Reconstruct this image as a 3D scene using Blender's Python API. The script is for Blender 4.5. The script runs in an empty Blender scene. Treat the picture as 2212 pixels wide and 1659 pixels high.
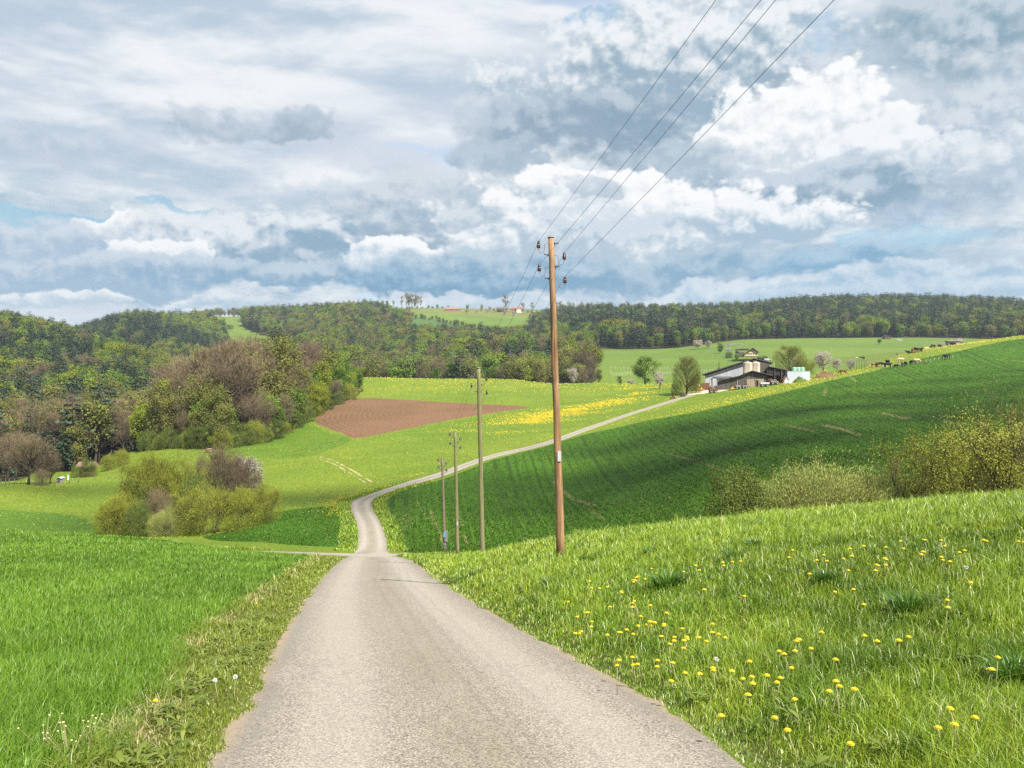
import bpy, math, random
import numpy as np
from mathutils import Vector
C = bpy.context.scene.collection
R = np.random.default_rng(7)
random.seed(7)
rad = math.radians
F = 1916.0                      # focal length, in units where the picture is 2212 wide
EXPO = 1.2

# ------------------------------------------------------------------ helpers
def sstep(a, b, x):
    t = np.clip((np.asarray(x, float) - a) / (b - a), 0, 1)
    return t * t * (3 - 2 * t)

def link(o, parent=None):
    C.objects.link(o)
    if parent is not None:
        o.parent = parent
    return o

def tag(o, label=None, cat=None, group=None, kind=None):
    for k, v in (('label', label), ('category', cat), ('group', group), ('kind', kind)):
        if v is not None:
            o[k] = v
    return o

def empty(name, loc, rz=0.0, s=1.0):
    o = bpy.data.objects.new(name, None)
    o.location = loc
    o.rotation_euler = (0, 0, rz)
    o.scale = (s, s, s)
    o.empty_display_size = 0.2
    return link(o)

def np_mesh(name, V, faces, mats=(), mi=None, smooth=False, attrs=None, size=None):
    """faces: (n,k) array, or a list of index lists"""
    me = bpy.data.meshes.new(name)
    V = np.asarray(V, np.float32)
    me.vertices.add(len(V))
    me.vertices.foreach_set('co', V.ravel())
    if isinstance(faces, np.ndarray):
        loops = faces.ravel().astype(np.int32)
        starts = (np.arange(len(faces)) * faces.shape[1]).astype(np.int32)
    else:
        ls = np.array([len(f) for f in faces], np.int32)
        loops = np.fromiter((i for f in faces for i in f), np.int32, int(ls.sum()))
        starts = np.concatenate([[0], np.cumsum(ls)[:-1]]).astype(np.int32)
    me.loops.add(len(loops))
    me.loops.foreach_set('vertex_index', loops)
    me.polygons.add(len(starts))
    me.polygons.foreach_set('loop_start', starts)
    if mi is not None:
        me.polygons.foreach_set('material_index', np.asarray(mi, np.int32))
    if smooth:
        me.polygons.foreach_set('use_smooth', np.ones(len(starts), bool))
    else:
        me.polygons.foreach_set('use_smooth', np.zeros(len(starts), bool))
    for m in mats:
        me.materials.append(m)
    for k, v in (attrs or {}).items():
        a = me.attributes.new(k, 'FLOAT', 'POINT')
        a.data.foreach_set('value', np.asarray(v, np.float32))
    me.update(calc_edges=True)
    me.validate()
    return me

def mesh_obj(name, me, parent=None, loc=None):
    o = bpy.data.objects.new(name, me)
    if loc is not None:
        o.location = loc
    return link(o, parent)

FSH = 0.0          # sideways run per metre of depth, for buildings standing askew to the axes
class MB:
    """collects shapes of one part into one mesh"""
    def __init__(s):
        s.v, s.f = [], []
    def add(s, V, Fs):
        b = len(s.v)
        s.v += [tuple(map(float, p)) for p in V]
        s.f += [[b + i for i in f] for f in Fs]
        return s
    def box(s, x0, x1, y0, y1, z0, z1):
        V = [(x0,y0,z0),(x1,y0,z0),(x1,y1,z0),(x0,y1,z0),(x0,y0,z1),(x1,y0,z1),(x1,y1,z1),(x0,y1,z1)]
        return s.add(V, [[3,2,1,0],[4,5,6,7],[0,1,5,4],[1,2,6,5],[2,3,7,6],[3,0,4,7]])
    def prism(s, prof, y0, y1):
        """prof: (x,z) outline counter-clockwise seen from -y, run from y0 to y1"""
        n = len(prof)
        V = [(x, y0, z) for x, z in prof] + [(x+FSH*(y1-y0), y1, z) for x, z in prof]
        Fs = [list(range(n)), list(range(2*n-1, n-1, -1))]
        for i in range(n):
            j = (i+1) % n
            Fs.append([i, i+n, j+n, j])
        return s.add(V, Fs)
    def slabpath(s, pts, th, y0, y1):
        """a bent sheet of thickness th through the (x,z) points"""
        prof = [(x, z) for x, z in pts] + [(x, z+th) for x, z in reversed(pts)]
        return s.prism(prof, y0, y1)
    def tube(s, pts, radii, n=6, cap=True):
        P = [Vector(p) for p in pts]
        if not hasattr(radii, '__len__'):
            radii = [radii]*len(P)
        V, Fs = [], []
        for i, p in enumerate(P):
            d = (P[min(i+1, len(P)-1)] - P[max(i-1, 0)])
            d = d.normalized() if d.length > 1e-9 else Vector((0,0,1))
            a = d.orthogonal().normalized() if i == 0 else (a - d*a.dot(d)).normalized()
            b = d.cross(a)
            for k in range(n):
                t = 2*math.pi*k/n
                V.append(p + (a*math.cos(t) + b*math.sin(t))*radii[i])
        for i in range(len(P)-1):
            for k in range(n):
                k2 = (k+1) % n
                Fs.append([i*n+k, i*n+k2, (i+1)*n+k2, (i+1)*n+k])
        if cap:
            Fs.append(list(range(n-1, -1, -1)))
            Fs.append([(len(P)-1)*n+k for k in range(n)])
        return s.add(V, Fs)
    def lathe(s, prof, c=(0,0,0), n=12):
        V, Fs = [], []
        for r, z in prof:
            for k in range(n):
                t = 2*math.pi*k/n
                V.append((c[0]+r*math.cos(t), c[1]+r*math.sin(t), c[2]+z))
        for i in range(len(prof)-1):
            for k in range(n):
                k2 = (k+1) % n
                Fs.append([i*n+k, i*n+k2, (i+1)*n+k2, (i+1)*n+k])
        Fs.append(list(range(n-1, -1, -1)))
        Fs.append([(len(prof)-1)*n+k for k in range(n)])
        return s.add(V, Fs)
    def wheel(s, x, y, z, r, w):
        return s.tube([(x-w/2,y,z),(x+w/2,y,z)], [r, r], 12)
    def mesh(s, name, mat, smooth=False):
        return np_mesh(name, s.v, s.f, [mat], smooth=smooth)
    def build(s, name, mat, parent=None, smooth=False, loc=None):
        return mesh_obj(name, s.mesh(name, mat, smooth), parent, loc)

# ------------------------------------------------------------------ numpy value noise
_tab = np.random.default_rng(3).random((256, 256))
def vnoise(x, y):
    x = np.asarray(x, float); y = np.asarray(y, float)
    xi = np.floor(x).astype(int); yi = np.floor(y).astype(int)
    fx = x-xi; fy = y-yi
    fx = fx*fx*(3-2*fx); fy = fy*fy*(3-2*fy)
    g = lambda a, b: _tab[a & 255, b & 255]
    return (g(xi,yi)*(1-fx)+g(xi+1,yi)*fx)*(1-fy)+(g(xi,yi+1)*(1-fx)+g(xi+1,yi+1)*fx)*fy
def fbm(x, y, o=4):
    s = 0; a = .5
    for i in range(o):
        s = s + a*(vnoise(x*2**i+17*i, y*2**i+31*i)-.5)*2
        a *= .5
    return s

# ------------------------------------------------------------------ terrain
# profiles: for a bearing (picture column) the row at which the ground lies at each distance
PROF = {
-500: [(45,1190),(62,1152),(90,1168),(120,1135),(170,1050),(230,1030),(300,980),(400,915),(500,850),(650,770),(800,710),(1000,720),(1400,720),(2500,740),(7000,790)],
0:   [(45,1185),(62,1150),(90,1166),(113,1152),(140,1095),(170,1047),(210,1035),(280,985),(350,935),(450,868),(600,785),(720,728),(800,714),(900,725),(1100,735),(1600,745),(7000,800)],
150: [(45,1192),(62,1156),(90,1164),(113,1156),(150,1085),(190,1035),(230,1022),(300,975),(400,905),(500,855),(620,792),(720,752),(780,746),(860,762),(1000,752),(1100,738),(1250,734),(1600,745),(7000,800)],
300: [(45,1203),(65,1164),(85,1168),(110,1157),(140,1100),(180,1040),(230,985),(260,970),(300,968),(380,935),(450,895),(550,838),(650,798),(720,800),(850,770),(1000,722),(1120,702),(1250,702),(1600,715),(7000,800)],
480: [(45,1210),(65,1187),(79,1191),(90,1177),(110,1145),(140,1075),(170,1030),(205,975),(240,950),(290,928),(350,932),(450,905),(600,850),(750,805),(900,778),(1050,756),(1150,742),(1300,709),(1450,688),(1700,684),(2500,700),(7000,800)],
600: [(45,1212),(65,1198),(75,1196),(84,1189),(95,1165),(112,1120),(150,1050),(185,1000),(225,955),(270,915),(310,890),(380,895),(470,880),(600,835),(800,785),(1000,752),(1150,738),(1300,708),(1450,688),(1700,684),(2500,700),(7000,800)],
770: [(45,1213),(65,1204),(73,1203),(84,1190.5),(91,1163),(105,1128),(119,1103),(150,1048),(180,990),(215,945),(260,905),(320,860),(360,837),(400,816),(430,822),(470,850),(520,850),(600,825),(700,795),(850,762),(1000,737),(1200,700),(1300,684),(1450,680),(1700,682),(3000,720),(7000,800)],
900: [(45,1213),(65,1202),(73,1199.5),(85,1188),(105,1130),(130,1075),(160,1022),(200,965),(250,915),(300,875),(350,842),(400,817),(430,822),(480,850),(540,845),(620,818),(720,788),(850,758),(1000,737),(1100,722),(1250,697),(1450,669),(1550,665),(1800,668),(3000,710),(7000,800)],
1100:[(45,1208),(60,1196),(72,1191),(85,1183),(105,1132),(135,1070),(175,990),(215,945),(285,880),(340,845),(400,819),(430,825),(470,848),(540,832),(640,795),(750,770),(900,748),(1050,733),(1150,718),(1300,692),(1500,671),(1700,667),(2500,690),(7000,800)],
1200:[(45,1200),(60,1187),(85,1180),(105,1130),(140,1060),(170,1000),(205,950),(250,903),(310,862),(390,829),(420,834),(460,850),(520,835),(640,795),(750,770),(880,748),(1050,718),(1250,692),(1350,684),(1600,669),(2500,680),(7000,800)],
1300:[(45,1200),(60,1182),(85,1150),(105,1105),(140,1040),(180,975),(230,916),(290,866),(350,840),(395,828),(430,838),(480,808),(530,792),(620,772),(720,757),(850,735),(1000,708),(1200,692),(1350,684),(1600,668),(2500,680),(7000,800)],
1420:[(45,1195),(60,1172),(80,1130),(110,1065),(150,985),(200,925),(262,876),(300,850),(340,838),(400,830),(430,830),(480,808),(530,792),(620,770),(720,755),(850,735),(1000,708),(1200,692),(1350,684),(1600,668),(2500,680),(7000,800)],
1540:[(45,1190),(60,1152),(70,1130),(100,1040),(150,955),(220,890),(270,855),(295,842),(330,833),(380,828),(430,820),(480,806),(560,782),(650,762),(750,745),(850,732),(1000,708),(1200,690),(1350,682),(1600,668),(7000,800)],
1660:[(45,1190),(60,1135),(75,1090),(100,1015),(150,935),(220,872),(290,830),(320,820),(370,813),(430,808),(480,802),(560,780),(650,757),(800,735),(900,730),(1000,708),(1200,682),(1350,672),(1600,670),(7000,800)],
1800:[(45,1190),(55,1150),(70,1090),(100,1000),(150,915),(220,855),(290,815),(330,804),(360,803),(420,806),(480,795),(560,778),(700,752),(800,736),(900,727),(1000,706),(1200,678),(1350,668),(1600,668),(7000,800)],
2000:[(45,1185),(55,1130),(70,1080),(100,985),(150,900),(220,840),(290,797),(350,768),(390,755),(430,758),(500,765),(600,757),(700,745),(800,735),(900,720),(1000,700),(1200,675),(1300,668),(1600,670),(7000,800)],
2212:[(45,1170),(55,1100),(60,1080),(90,980),(130,900),(200,830),(300,770),(370,740),(430,725),(480,730),(560,745),(700,742),(820,733),(950,710),(1100,692),(1250,680),(1400,684),(7000,800)],
2700:[(45,1150),(55,1060),(60,1050),(90,950),(130,880),(200,800),(300,730),(430,690),(500,690),(700,705),(1000,700),(1400,690),(7000,800)],
}
def pchip(xk, yk, xq):
    xk = np.asarray(xk, float); yk = np.asarray(yk, float)
    h = np.diff(xk); d = np.diff(yk, axis=0)
    d = d / h.reshape((-1,)+(1,)*(yk.ndim-1))
    m = np.zeros_like(yk)
    hh = h.reshape((-1,)+(1,)*(yk.ndim-1))
    w1 = 2*hh[1:]+hh[:-1]; w2 = hh[1:]+2*hh[:-1]
    with np.errstate(all='ignore'):
        mm = (w1+w2)/(w1/d[:-1]+w2/d[1:])
    m[1:-1] = np.where(d[:-1]*d[1:] > 0, np.nan_to_num(mm), 0)
    m[0] = d[0]; m[-1] = d[-1]
    i = np.clip(np.searchsorted(xk, xq)-1, 0, len(xk)-2)
    t = np.clip((xq-xk[i])/h[i], -.2, 1.0)
    sh = (-1,)+(1,)*(yk.ndim-1)
    t = t.reshape(sh); H = h[i].reshape(sh)
    t2 = t*t; t3 = t2*t
    return (2*t3-3*t2+1)*yk[i]+(t3-2*t2+t)*H*m[i]+(-2*t3+3*t2)*yk[i+1]+(t3-t2)*H*m[i+1]
LG0, LG1, NLG = math.log(40), math.log(7000), 900
lgq = np.linspace(LG0, LG1, NLG)
cols = sorted(PROF)
tabc = np.array([pchip([math.log(d) for d, _ in PROF[c]], [y for _, y in PROF[c]], lgq) for c in cols])
uk = np.array([(c-1106)/F for c in cols])
UQ = np.linspace(uk[0], uk[-1], 700)
TAB = pchip(uk, tabc, UQ)           # (u, lnD) -> row

def far_z(x, y):
    D = np.maximum(y, 1e-3)
    u = np.clip(x/D, UQ[0], UQ[-1])
    fi = np.clip((u-UQ[0])/(UQ[-1]-UQ[0])*(len(UQ)-1), 0, len(UQ)-1.001)
    fj = np.clip((np.log(np.maximum(D, 1))-LG0)/(LG1-LG0)*(NLG-1), 0, NLG-1.001)
    i = fi.astype(int); j = fj.astype(int); a = fi-i; b = fj-j
    Y = (TAB[i,j]*(1-a)+TAB[i+1,j]*a)*(1-b)+(TAB[i,j+1]*(1-a)+TAB[i+1,j+1]*a)*b
    return -(Y-829.5)/F*D

# road centre line (x, y, half width)
ROAD = np.array([(.6,-6,1.8),(.35,0,1.8),(-.18,5.8,1.8),(-1.25,11.7,1.8),(-2.75,19.6,1.82),(-4.85,32,1.85),(-7.05,46,1.9),(-9.3,60,1.9),
 (-11.6,73,1.9),(-13.3,84,1.5),(-14.5,92,1.42),(-17.0,105,1.4),(-19.9,118,1.4),(-21.6,127,1.42),(-21.9,133,1.45),(-20.4,139,1.45),(-17.6,145.5,1.45),
 (-12.8,157,1.45),(-4.3,178,1.5),(10,204,1.5),(23,230,1.5),(43,262,1.6),(57,282,1.8)])
CROSS = np.array([(-10.5,77.0,2.6),(-14,78.6,2.2),(-22,80.5,1.6),(-40,84,1.4),(-70,90,1.4)])
STUB = np.array([(-10.5,76.5,1.6),(-8.2,77,1.5),(-7.4,77.2,1.3)])
YARD = [(1495,283),(1560,283),(1600,296),(1560,318),(1520,318),(1508,300),(1480,290)]

def catmull(P, n=8):
    P = np.asarray(P, float)
    out = []
    for i in range(len(P)-1):
        p0 = P[max(i-1,0)]; p1 = P[i]; p2 = P[i+1]; p3 = P[min(i+2,len(P)-1)]
        for k in range(n):
            t = k/n
            out.append(.5*((2*p1)+(-p0+p2)*t+(2*p0-5*p1+4*p2-p3)*t*t+(-p0+3*p1-3*p2+p3)*t**3))
    out.append(P[-1])
    return np.array(out)
ROADF = catmull(ROAD, 6); CROSSF = catmull(CROSS, 4)
def seg_dist(x, y, P):
    """distance to a polyline; P columns x,y[,half width]; returns dist-halfwidth, signed offset, half width"""
    best = np.full(x.shape, 1e9); off = np.zeros(x.shape); hw = np.ones(x.shape)
    for a, b in zip(P[:-1], P[1:]):
        dx, dy = b[0]-a[0], b[1]-a[1]
        L2 = dx*dx+dy*dy+1e-12
        t = np.clip(((x-a[0])*dx+(y-a[1])*dy)/L2, 0, 1)
        ex = x-a[0]-t*dx; ey = y-a[1]-t*dy
        w = a[2]+(b[2]-a[2])*t if P.shape[1] > 2 else 0*t
        d = np.hypot(ex, ey)
        m = d-w < best
        best = np.where(m, d-w, best)
        off = np.where(m, np.where(dx*ey-dy*ex > 0, -d, d), off)
        hw = np.where(m, w, hw)
    return best, off, hw
def poly_sd(x, y, P):
    """signed distance to a polygon, negative inside"""
    P = np.asarray(P, float)
    d = np.full(x.shape, 1e18); ins = np.zeros(x.shape, bool)
    for a, b in zip(P, np.roll(P, -1, 0)):
        dx, dy = b-a
        t = np.clip(((x-a[0])*dx+(y-a[1])*dy)/(dx*dx+dy*dy+1e-12), 0, 1)
        d = np.minimum(d, (x-a[0]-t*dx)**2+(y-a[1]-t*dy)**2)
        c = (a[1] > y) != (b[1] > y)
        with np.errstate(all='ignore'):
            ins ^= c & (x < (b[0]-a[0])*(y-a[1])/(b[1]-a[1])+a[0])
    return np.where(ins, -1, 1)*np.sqrt(d)
def XD(X, D):
    return ((X-1106)/F*D, D)
def PG(L, n=3):
    """a smooth closed outline through (column, distance) points"""
    P = np.array([XD(*p) for p in L])
    if n <= 1:
        return P
    Q = np.vstack([P[-1:], P, P[:2]])
    return catmull(Q, n)[n:-n-1]

def road_right(y):
    return np.interp(y, ROADF[:150,1], ROADF[:150,0]+ROADF[:150,2])
def road_left(y):
    return np.interp(y, ROADF[:150,1], ROADF[:150,0]-ROADF[:150,2])
def near_z(x, y):
    yy = np.clip(y, -10, 90)
    z = -1.55-.166*y-.24*(np.maximum(y-45, 0)/15)**1.5*sstep(-.42, -.2, x/np.maximum(y, 1))
    s = np.maximum(0, x-road_right(yy)-.15)
    h = 1.3*(1-np.exp(-s*.38))*np.where(s > 0, 1, 0)+.085*np.maximum(s-2, 0)
    h = h*(1-.93*sstep(29, 46, y-.0*x))*(.35+.65*sstep(2, 14, y))
    sl = np.maximum(0, road_left(yy)-x-.3)
    hl = .058*np.minimum(sl, 34)*sstep(10, 60, y)+.10*(1-np.exp(-sl*1.2))
    return z+h+hl
def terrain(x, y):
    x = np.asarray(x, float); y = np.asarray(y, float)
    R_ = np.hypot(x, y); th = np.arctan2(x, y)
    thc = np.clip(th, -.68, .68)
    xe = R_*np.sin(thc); ye = R_*np.cos(thc)
    w = sstep(46, 66, ye)
    zn = near_z(xe, ye)
    zf = far_z(xe, np.maximum(ye, 40))
    z = zn*(1-w)+zf*w
    rd = np.minimum(seg_dist(x, y, ROADF[::3])[0], 50) if x.size < 400000 else 5
    bump = .05*fbm(x*.9, y*.9, 3)*(1-sstep(60, 120, R_))+.35*fbm(x*.03, y*.03, 3)*sstep(60, 200, R_)*np.minimum(1, R_/300)
    z = z+bump*sstep(.05, 1.2, rd)
    back = -1.55-.06*np.clip(y, -400, 400)
    k = sstep(.75, 1.5, np.abs(th))
    return z*(1-k)+back*k
def tz(x, y):
    return float(terrain(np.array([float(x)]), np.array([float(y)]))[0])
def at(X, D, dz=0.0):
    x, y = XD(X, D)
    return Vector((x, y, tz(x, y)+dz))
def hit(X, Y, D0=2.5, D1=1800, h=0.0, n=5000):
    """first distance at which the ground (plus h) is met along the sight line through column X, row Y"""
    D = np.exp(np.linspace(math.log(D0), math.log(D1), n))
    u = (X-1106)/F
    z = terrain(u*D, D)+h
    v = -(Y-829.5)/F*D
    k = np.nonzero(z >= v)[0]
    return float(D[k[0]]) if len(k) else None
# ------------------------------------------------------------------ materials
class NT:
    def __init__(s, nt):
        s.nt = nt; s.n = nt.nodes; s.l = nt.links
        s.n.clear()
    def node(s, t, **kw):
        n = s.n.new(t)
        for k, v in kw.items():
            if k.startswith('_'):
                setattr(n, k[1:], v)
            else:
                s.put(n, k, v)
        return n
    def put(s, n, k, v):
        i = n.inputs[int(k[1:])] if k[0] == 'i' and k[1:].isdigit() else n.inputs[k.replace('__', ' ')]
        if isinstance(v, bpy.types.NodeSocket):
            s.l.new(v, i)
        elif isinstance(v, (tuple, list)) and len(v) == 3 and i.type == 'RGBA':
            i.default_value = (*v, 1)
        else:
            i.default_value = v
    def math(s, op, a, b=0.0, c=0.0, clamp=False):
        n = s.node('ShaderNodeMath', _operation=op, _use_clamp=clamp, i0=a, i1=b, i2=c)
        return n.outputs[0]
    def mix(s, f, a, b, blend='MIX'):
        n = s.node('ShaderNodeMix', _data_type='RGBA', _blend_type=blend, _clamp_factor=True)
        s.put(n, 'i0', f); s.put(n, 'i6', a); s.put(n, 'i7', b)
        return n.outputs[2]
    def step(s, a, b, x, lo=0.0, hi=1.0):
        n = s.node('ShaderNodeMapRange', _interpolation_type='SMOOTHSTEP', i0=x, i1=a, i2=b, i3=lo, i4=hi)
        return n.outputs[0]
    def noise(s, vec, scale, detail=4, rough=.55, dist=0.0, out=0):
        n = s.node('ShaderNodeTexNoise', Scale=scale, Detail=detail, Roughness=rough, Distortion=dist)
        if vec is not None:
            s.l.new(vec, n.inputs['Vector'])
        return n.outputs[out]
    def attr(s, name):
        return s.node('ShaderNodeAttribute', _attribute_name=name).outputs['Fac']
    def scale(s, vec, v):
        return s.node('ShaderNodeVectorMath', _operation='MULTIPLY', i0=vec, i1=v).outputs[0]
    def pos(s):
        return s.node('ShaderNodeNewGeometry').outputs['Position']
    def obj(s):
        return s.node('ShaderNodeTexCoord').outputs['Object']

def mat(name):
    m = bpy.data.materials.new(name)
    m.use_nodes = True
    return m, NT(m.node_tree)
def finish(m, g, col, rough=.8, spec=.3, bump=None, metal=0.0, transl=0.0):
    b = g.node('ShaderNodeBsdfPrincipled', Roughness=rough, Metallic=metal)
    g.put(b, 'Base Color', col); b.inputs['Specular IOR Level'].default_value = spec
    if bump is not None:
        h, st, di = bump
        bn = g.node('ShaderNodeBump', Strength=st, Distance=di, Height=h)
        g.l.new(bn.outputs[0], b.inputs['Normal'])
    sh = b.outputs[0]
    if transl:
        t = g.node('ShaderNodeBsdfTranslucent')
        g.put(t, 'Color', col)
        sh = g.node('ShaderNodeMixShader', i0=transl, i1=sh, i2=t.outputs[0]).outputs[0]
    o = g.node('ShaderNodeOutputMaterial')
    g.l.new(sh, o.inputs[0])
    return m

def plain(name, col, rough=.7, spec=.3, metal=0.0, var=.25, scale=3.0, stretch=(1,1,1), bump=0.0):
    """one base colour with grain, dirt and slow variation"""
    m, g = mat(name)
    p = g.scale(g.obj(), stretch)
    n1 = g.noise(p, scale, 5, .6); n2 = g.noise(p, scale*9, 3, .6)
    c = g.mix(n1, tuple(v*(1-var) for v in col), tuple(min(1, v*(1+var)) for v in col))
    c = g.mix(g.step(.55, .75, n2, 0, .35), c, tuple(v*.6 for v in col))
    return finish(m, g, c, rough, spec, (n2, bump, .02) if bump else None, metal)

def planks(name, col, width=.18, var=.35, metal=0.0, rough=.8, dark=.35, axis=0):
    m, g = mat(name)
    p = g.obj()
    sx = g.node('ShaderNodeSeparateXYZ', Vector=p)
    fx = g.math('DIVIDE', sx.outputs[axis], width)
    cell = g.math('FLOOR', fx)
    wn = g.node('ShaderNodeTexWhiteNoise', _noise_dimensions='1D')
    g.l.new(cell, wn.inputs['W'])
    fr = g.math('FRACT', fx)
    gap = g.math('MINIMUM', g.step(0, .1, fr), g.step(1, .9, fr))
    st = g.noise(g.scale(p, (6, 6, .5)), 1.0, 5, .65)
    c = g.mix(wn.outputs[0], tuple(v*(1-var) for v in col), tuple(v*(1+var) for v in col))
    c = g.mix(g.step(.45, .8, st), c, tuple(v*.5 for v in col))
    c = g.mix(gap, tuple(v*dark for v in col), c)
    return finish(m, g, c, rough, .3, (gap, .4, .02), metal)

def field(name, c1, c2, c3, fine=9.0, bumpd=.12, rows=None, bare=None, flowers=None, edge=None, patch=.035):
    """meadow or crop seen from afar: slow patches, tufts and fine grain"""
    m, g = mat(name)
    p = g.pos()
    big = g.noise(p, patch, 4, .55, .6)
    mid = g.noise(g.scale(p, (1, .55, 1)), .35, 5, .6)
    fin = g.noise(g.scale(p, (1, .5, 1)), fine*.35, 6, .72)
    c = g.mix(g.step(.36, .64, big), c1, c2)
    c = g.mix(g.step(.42, .72, mid, 0, .75), c, c3)
    c = g.mix(g.step(.44, .62, fin, 0, .7), c, tuple(v*.5 for v in c1))
    mo = g.noise(g.scale(p, (.16, .5, .3)), .5, 4, .6)
    c = g.mix(g.step(.5, .7, mo, 0, .4), c, tuple(v*.62 for v in c2))
    h = g.math('ADD', fin, g.math('MULTIPLY', mid, .8))
    if rows:
        w = g.attr('row')
        wn = g.noise(p, .25, 3, .6)
        ph = g.math('ADD', g.math('MULTIPLY', w, 6.283/rows), g.math('MULTIPLY', wn, 3.0))
        s = g.math('SINE', ph)
        rn = g.math('MULTIPLY', g.step(.2, 1.0, s), g.step(.4, .62, g.noise(p, .06, 3, .6), .15, .75))
        c = g.mix(rn, c, tuple(v*.42 for v in c2))
        h = g.math('SUBTRACT', h, g.math('MULTIPLY', rn, .6))
        q = g.math('MULTIPLY', g.math('FRACT', g.math('DIVIDE', w, 15.0)), 15.0)
        tl = g.math('MAXIMUM', g.step(.45, .12, g.math('ABSOLUTE', g.math('SUBTRACT', q, 4.0))), g.step(.45, .12, g.math('ABSOLUTE', g.math('SUBTRACT', q, 6.0))))
        c = g.mix(g.math('MULTIPLY', tl, g.step(.35, .6, g.noise(p, .08, 3), .25, .8)), c, tuple(v*.30 for v in c2))
    if flowers:
        fa = g.attr('flower')
        fn = g.noise(g.scale(p, (1, .4, 1)), 1.1, 6, .75)
        fb = g.noise(g.scale(p, (1, .35, 1)), .07, 4, .6)
        fm = g.math('MULTIPLY', fa, g.step(.28, .62, fb))
        fm = g.step(.46, .60, g.math('ADD', fn, g.math('MULTIPLY', g.math('SUBTRACT', fm, .55), .42)))
        fm = g.math('MULTIPLY', fm, g.step(0.02, .2, fa))
        c = g.mix(g.math('MULTIPLY', fm, .62), c, flowers)
    if bare:
        ba = g.attr('bare')
        bn = g.noise(p, 1.6, 4, .7)
        bm = g.step(.5, .68, g.math('ADD', bn, g.math('MULTIPLY', g.math('SUBTRACT', ba, .45), .5)))
        bm = g.math('MULTIPLY', bm, g.step(.03, .3, ba))
        c = g.mix(g.math('MULTIPLY', bm, .62), c, bare)
    return finish(m, g, c, .85, .15, (h, .8, bumpd*2.2))

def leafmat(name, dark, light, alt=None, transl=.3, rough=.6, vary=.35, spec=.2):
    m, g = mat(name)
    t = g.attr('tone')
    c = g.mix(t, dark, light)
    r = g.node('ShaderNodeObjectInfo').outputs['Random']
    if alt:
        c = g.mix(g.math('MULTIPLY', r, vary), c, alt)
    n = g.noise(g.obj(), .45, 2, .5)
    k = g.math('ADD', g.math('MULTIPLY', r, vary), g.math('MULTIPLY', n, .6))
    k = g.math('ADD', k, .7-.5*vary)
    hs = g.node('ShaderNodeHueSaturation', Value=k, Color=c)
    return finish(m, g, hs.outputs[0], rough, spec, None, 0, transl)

M = {}
M['meadow'] = field('meadow_green', (.110,.172,.012), (.160,.215,.018), (.148,.182,.018), flowers=(.42,.33,.012), bare=(.40,.33,.17))
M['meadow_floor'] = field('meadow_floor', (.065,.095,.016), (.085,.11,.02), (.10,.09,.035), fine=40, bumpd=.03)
M['verge'] = field('verge_ground', (.13,.16,.02), (.17,.19,.03), (.15,.13,.045), fine=50, bumpd=.03, bare=(.25,.19,.10))
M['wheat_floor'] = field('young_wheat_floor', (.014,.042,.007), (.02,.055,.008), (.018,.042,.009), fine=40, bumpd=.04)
M['wheat'] = field('young_wheat_far', (.042,.112,.003), (.060,.140,.005), (.047,.108,.004), rows=1.3, bare=(.27,.20,.09), bumpd=.10)
M['wheat_left'] = field('green_crop', (.055,.145,.010), (.075,.17,.013), (.06,.14,.011), bare=(.35,.28,.12), bumpd=.10)
M['flower'] = field('dandelion_meadow', (.105,.17,.013), (.13,.19,.015), (.12,.165,.015), flowers=(.44,.30,.010))
M['far_grass'] = field('far_pasture', (.088,.148,.018), (.122,.182,.023), (.13,.17,.03), patch=.012, fine=4, flowers=(.3,.27,.02))
M['far_olive'] = field('far_dry_pasture', (.125,.15,.03), (.15,.165,.04), (.16,.15,.045), patch=.012, fine=4)
M['far_dull'] = field('far_young_crop', (.062,.115,.028), (.075,.13,.03), (.08,.125,.035), patch=.012, fine=4)
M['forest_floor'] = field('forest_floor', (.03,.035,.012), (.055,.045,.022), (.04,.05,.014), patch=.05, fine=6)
M['grazed'] = field('grazed_strip', (.085,.135,.018), (.12,.17,.02), (.11,.14,.03), patch=.03, fine=8, bare=(.2,.16,.07))

def soilmat():
    m, g = mat('ploughed_soil')
    p = g.pos()
    v = g.node('ShaderNodeTexVoronoi', Scale=2.2, Vector=g.scale(p, (1, .6, 1)))
    n = g.noise(g.scale(p, (1, .35, 1)), 1.3, 6, .7); b = g.noise(p, .05, 3, .5)
    w = g.math('SINE', g.math('ADD', g.math('MULTIPLY', g.attr('row'), 6.283/1.6), g.math('MULTIPLY', g.noise(p, .3, 3), 6.0)))
    c = g.mix(n, (.098,.055,.028), (.205,.120,.063))
    c = g.mix(g.step(.4, .65, b, 0, .5), c, (.20,.112,.064))
    c = g.mix(g.step(.2, .9, w, 0, .22), c, (.09,.045,.026))
    h = g.math('ADD', g.math('ADD', n, v.outputs[0]), g.math('MULTIPLY', w, .2))
    return finish(m, g, c, .95, .1, (h, .9, .35))
M['soil'] = soilmat()

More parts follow.
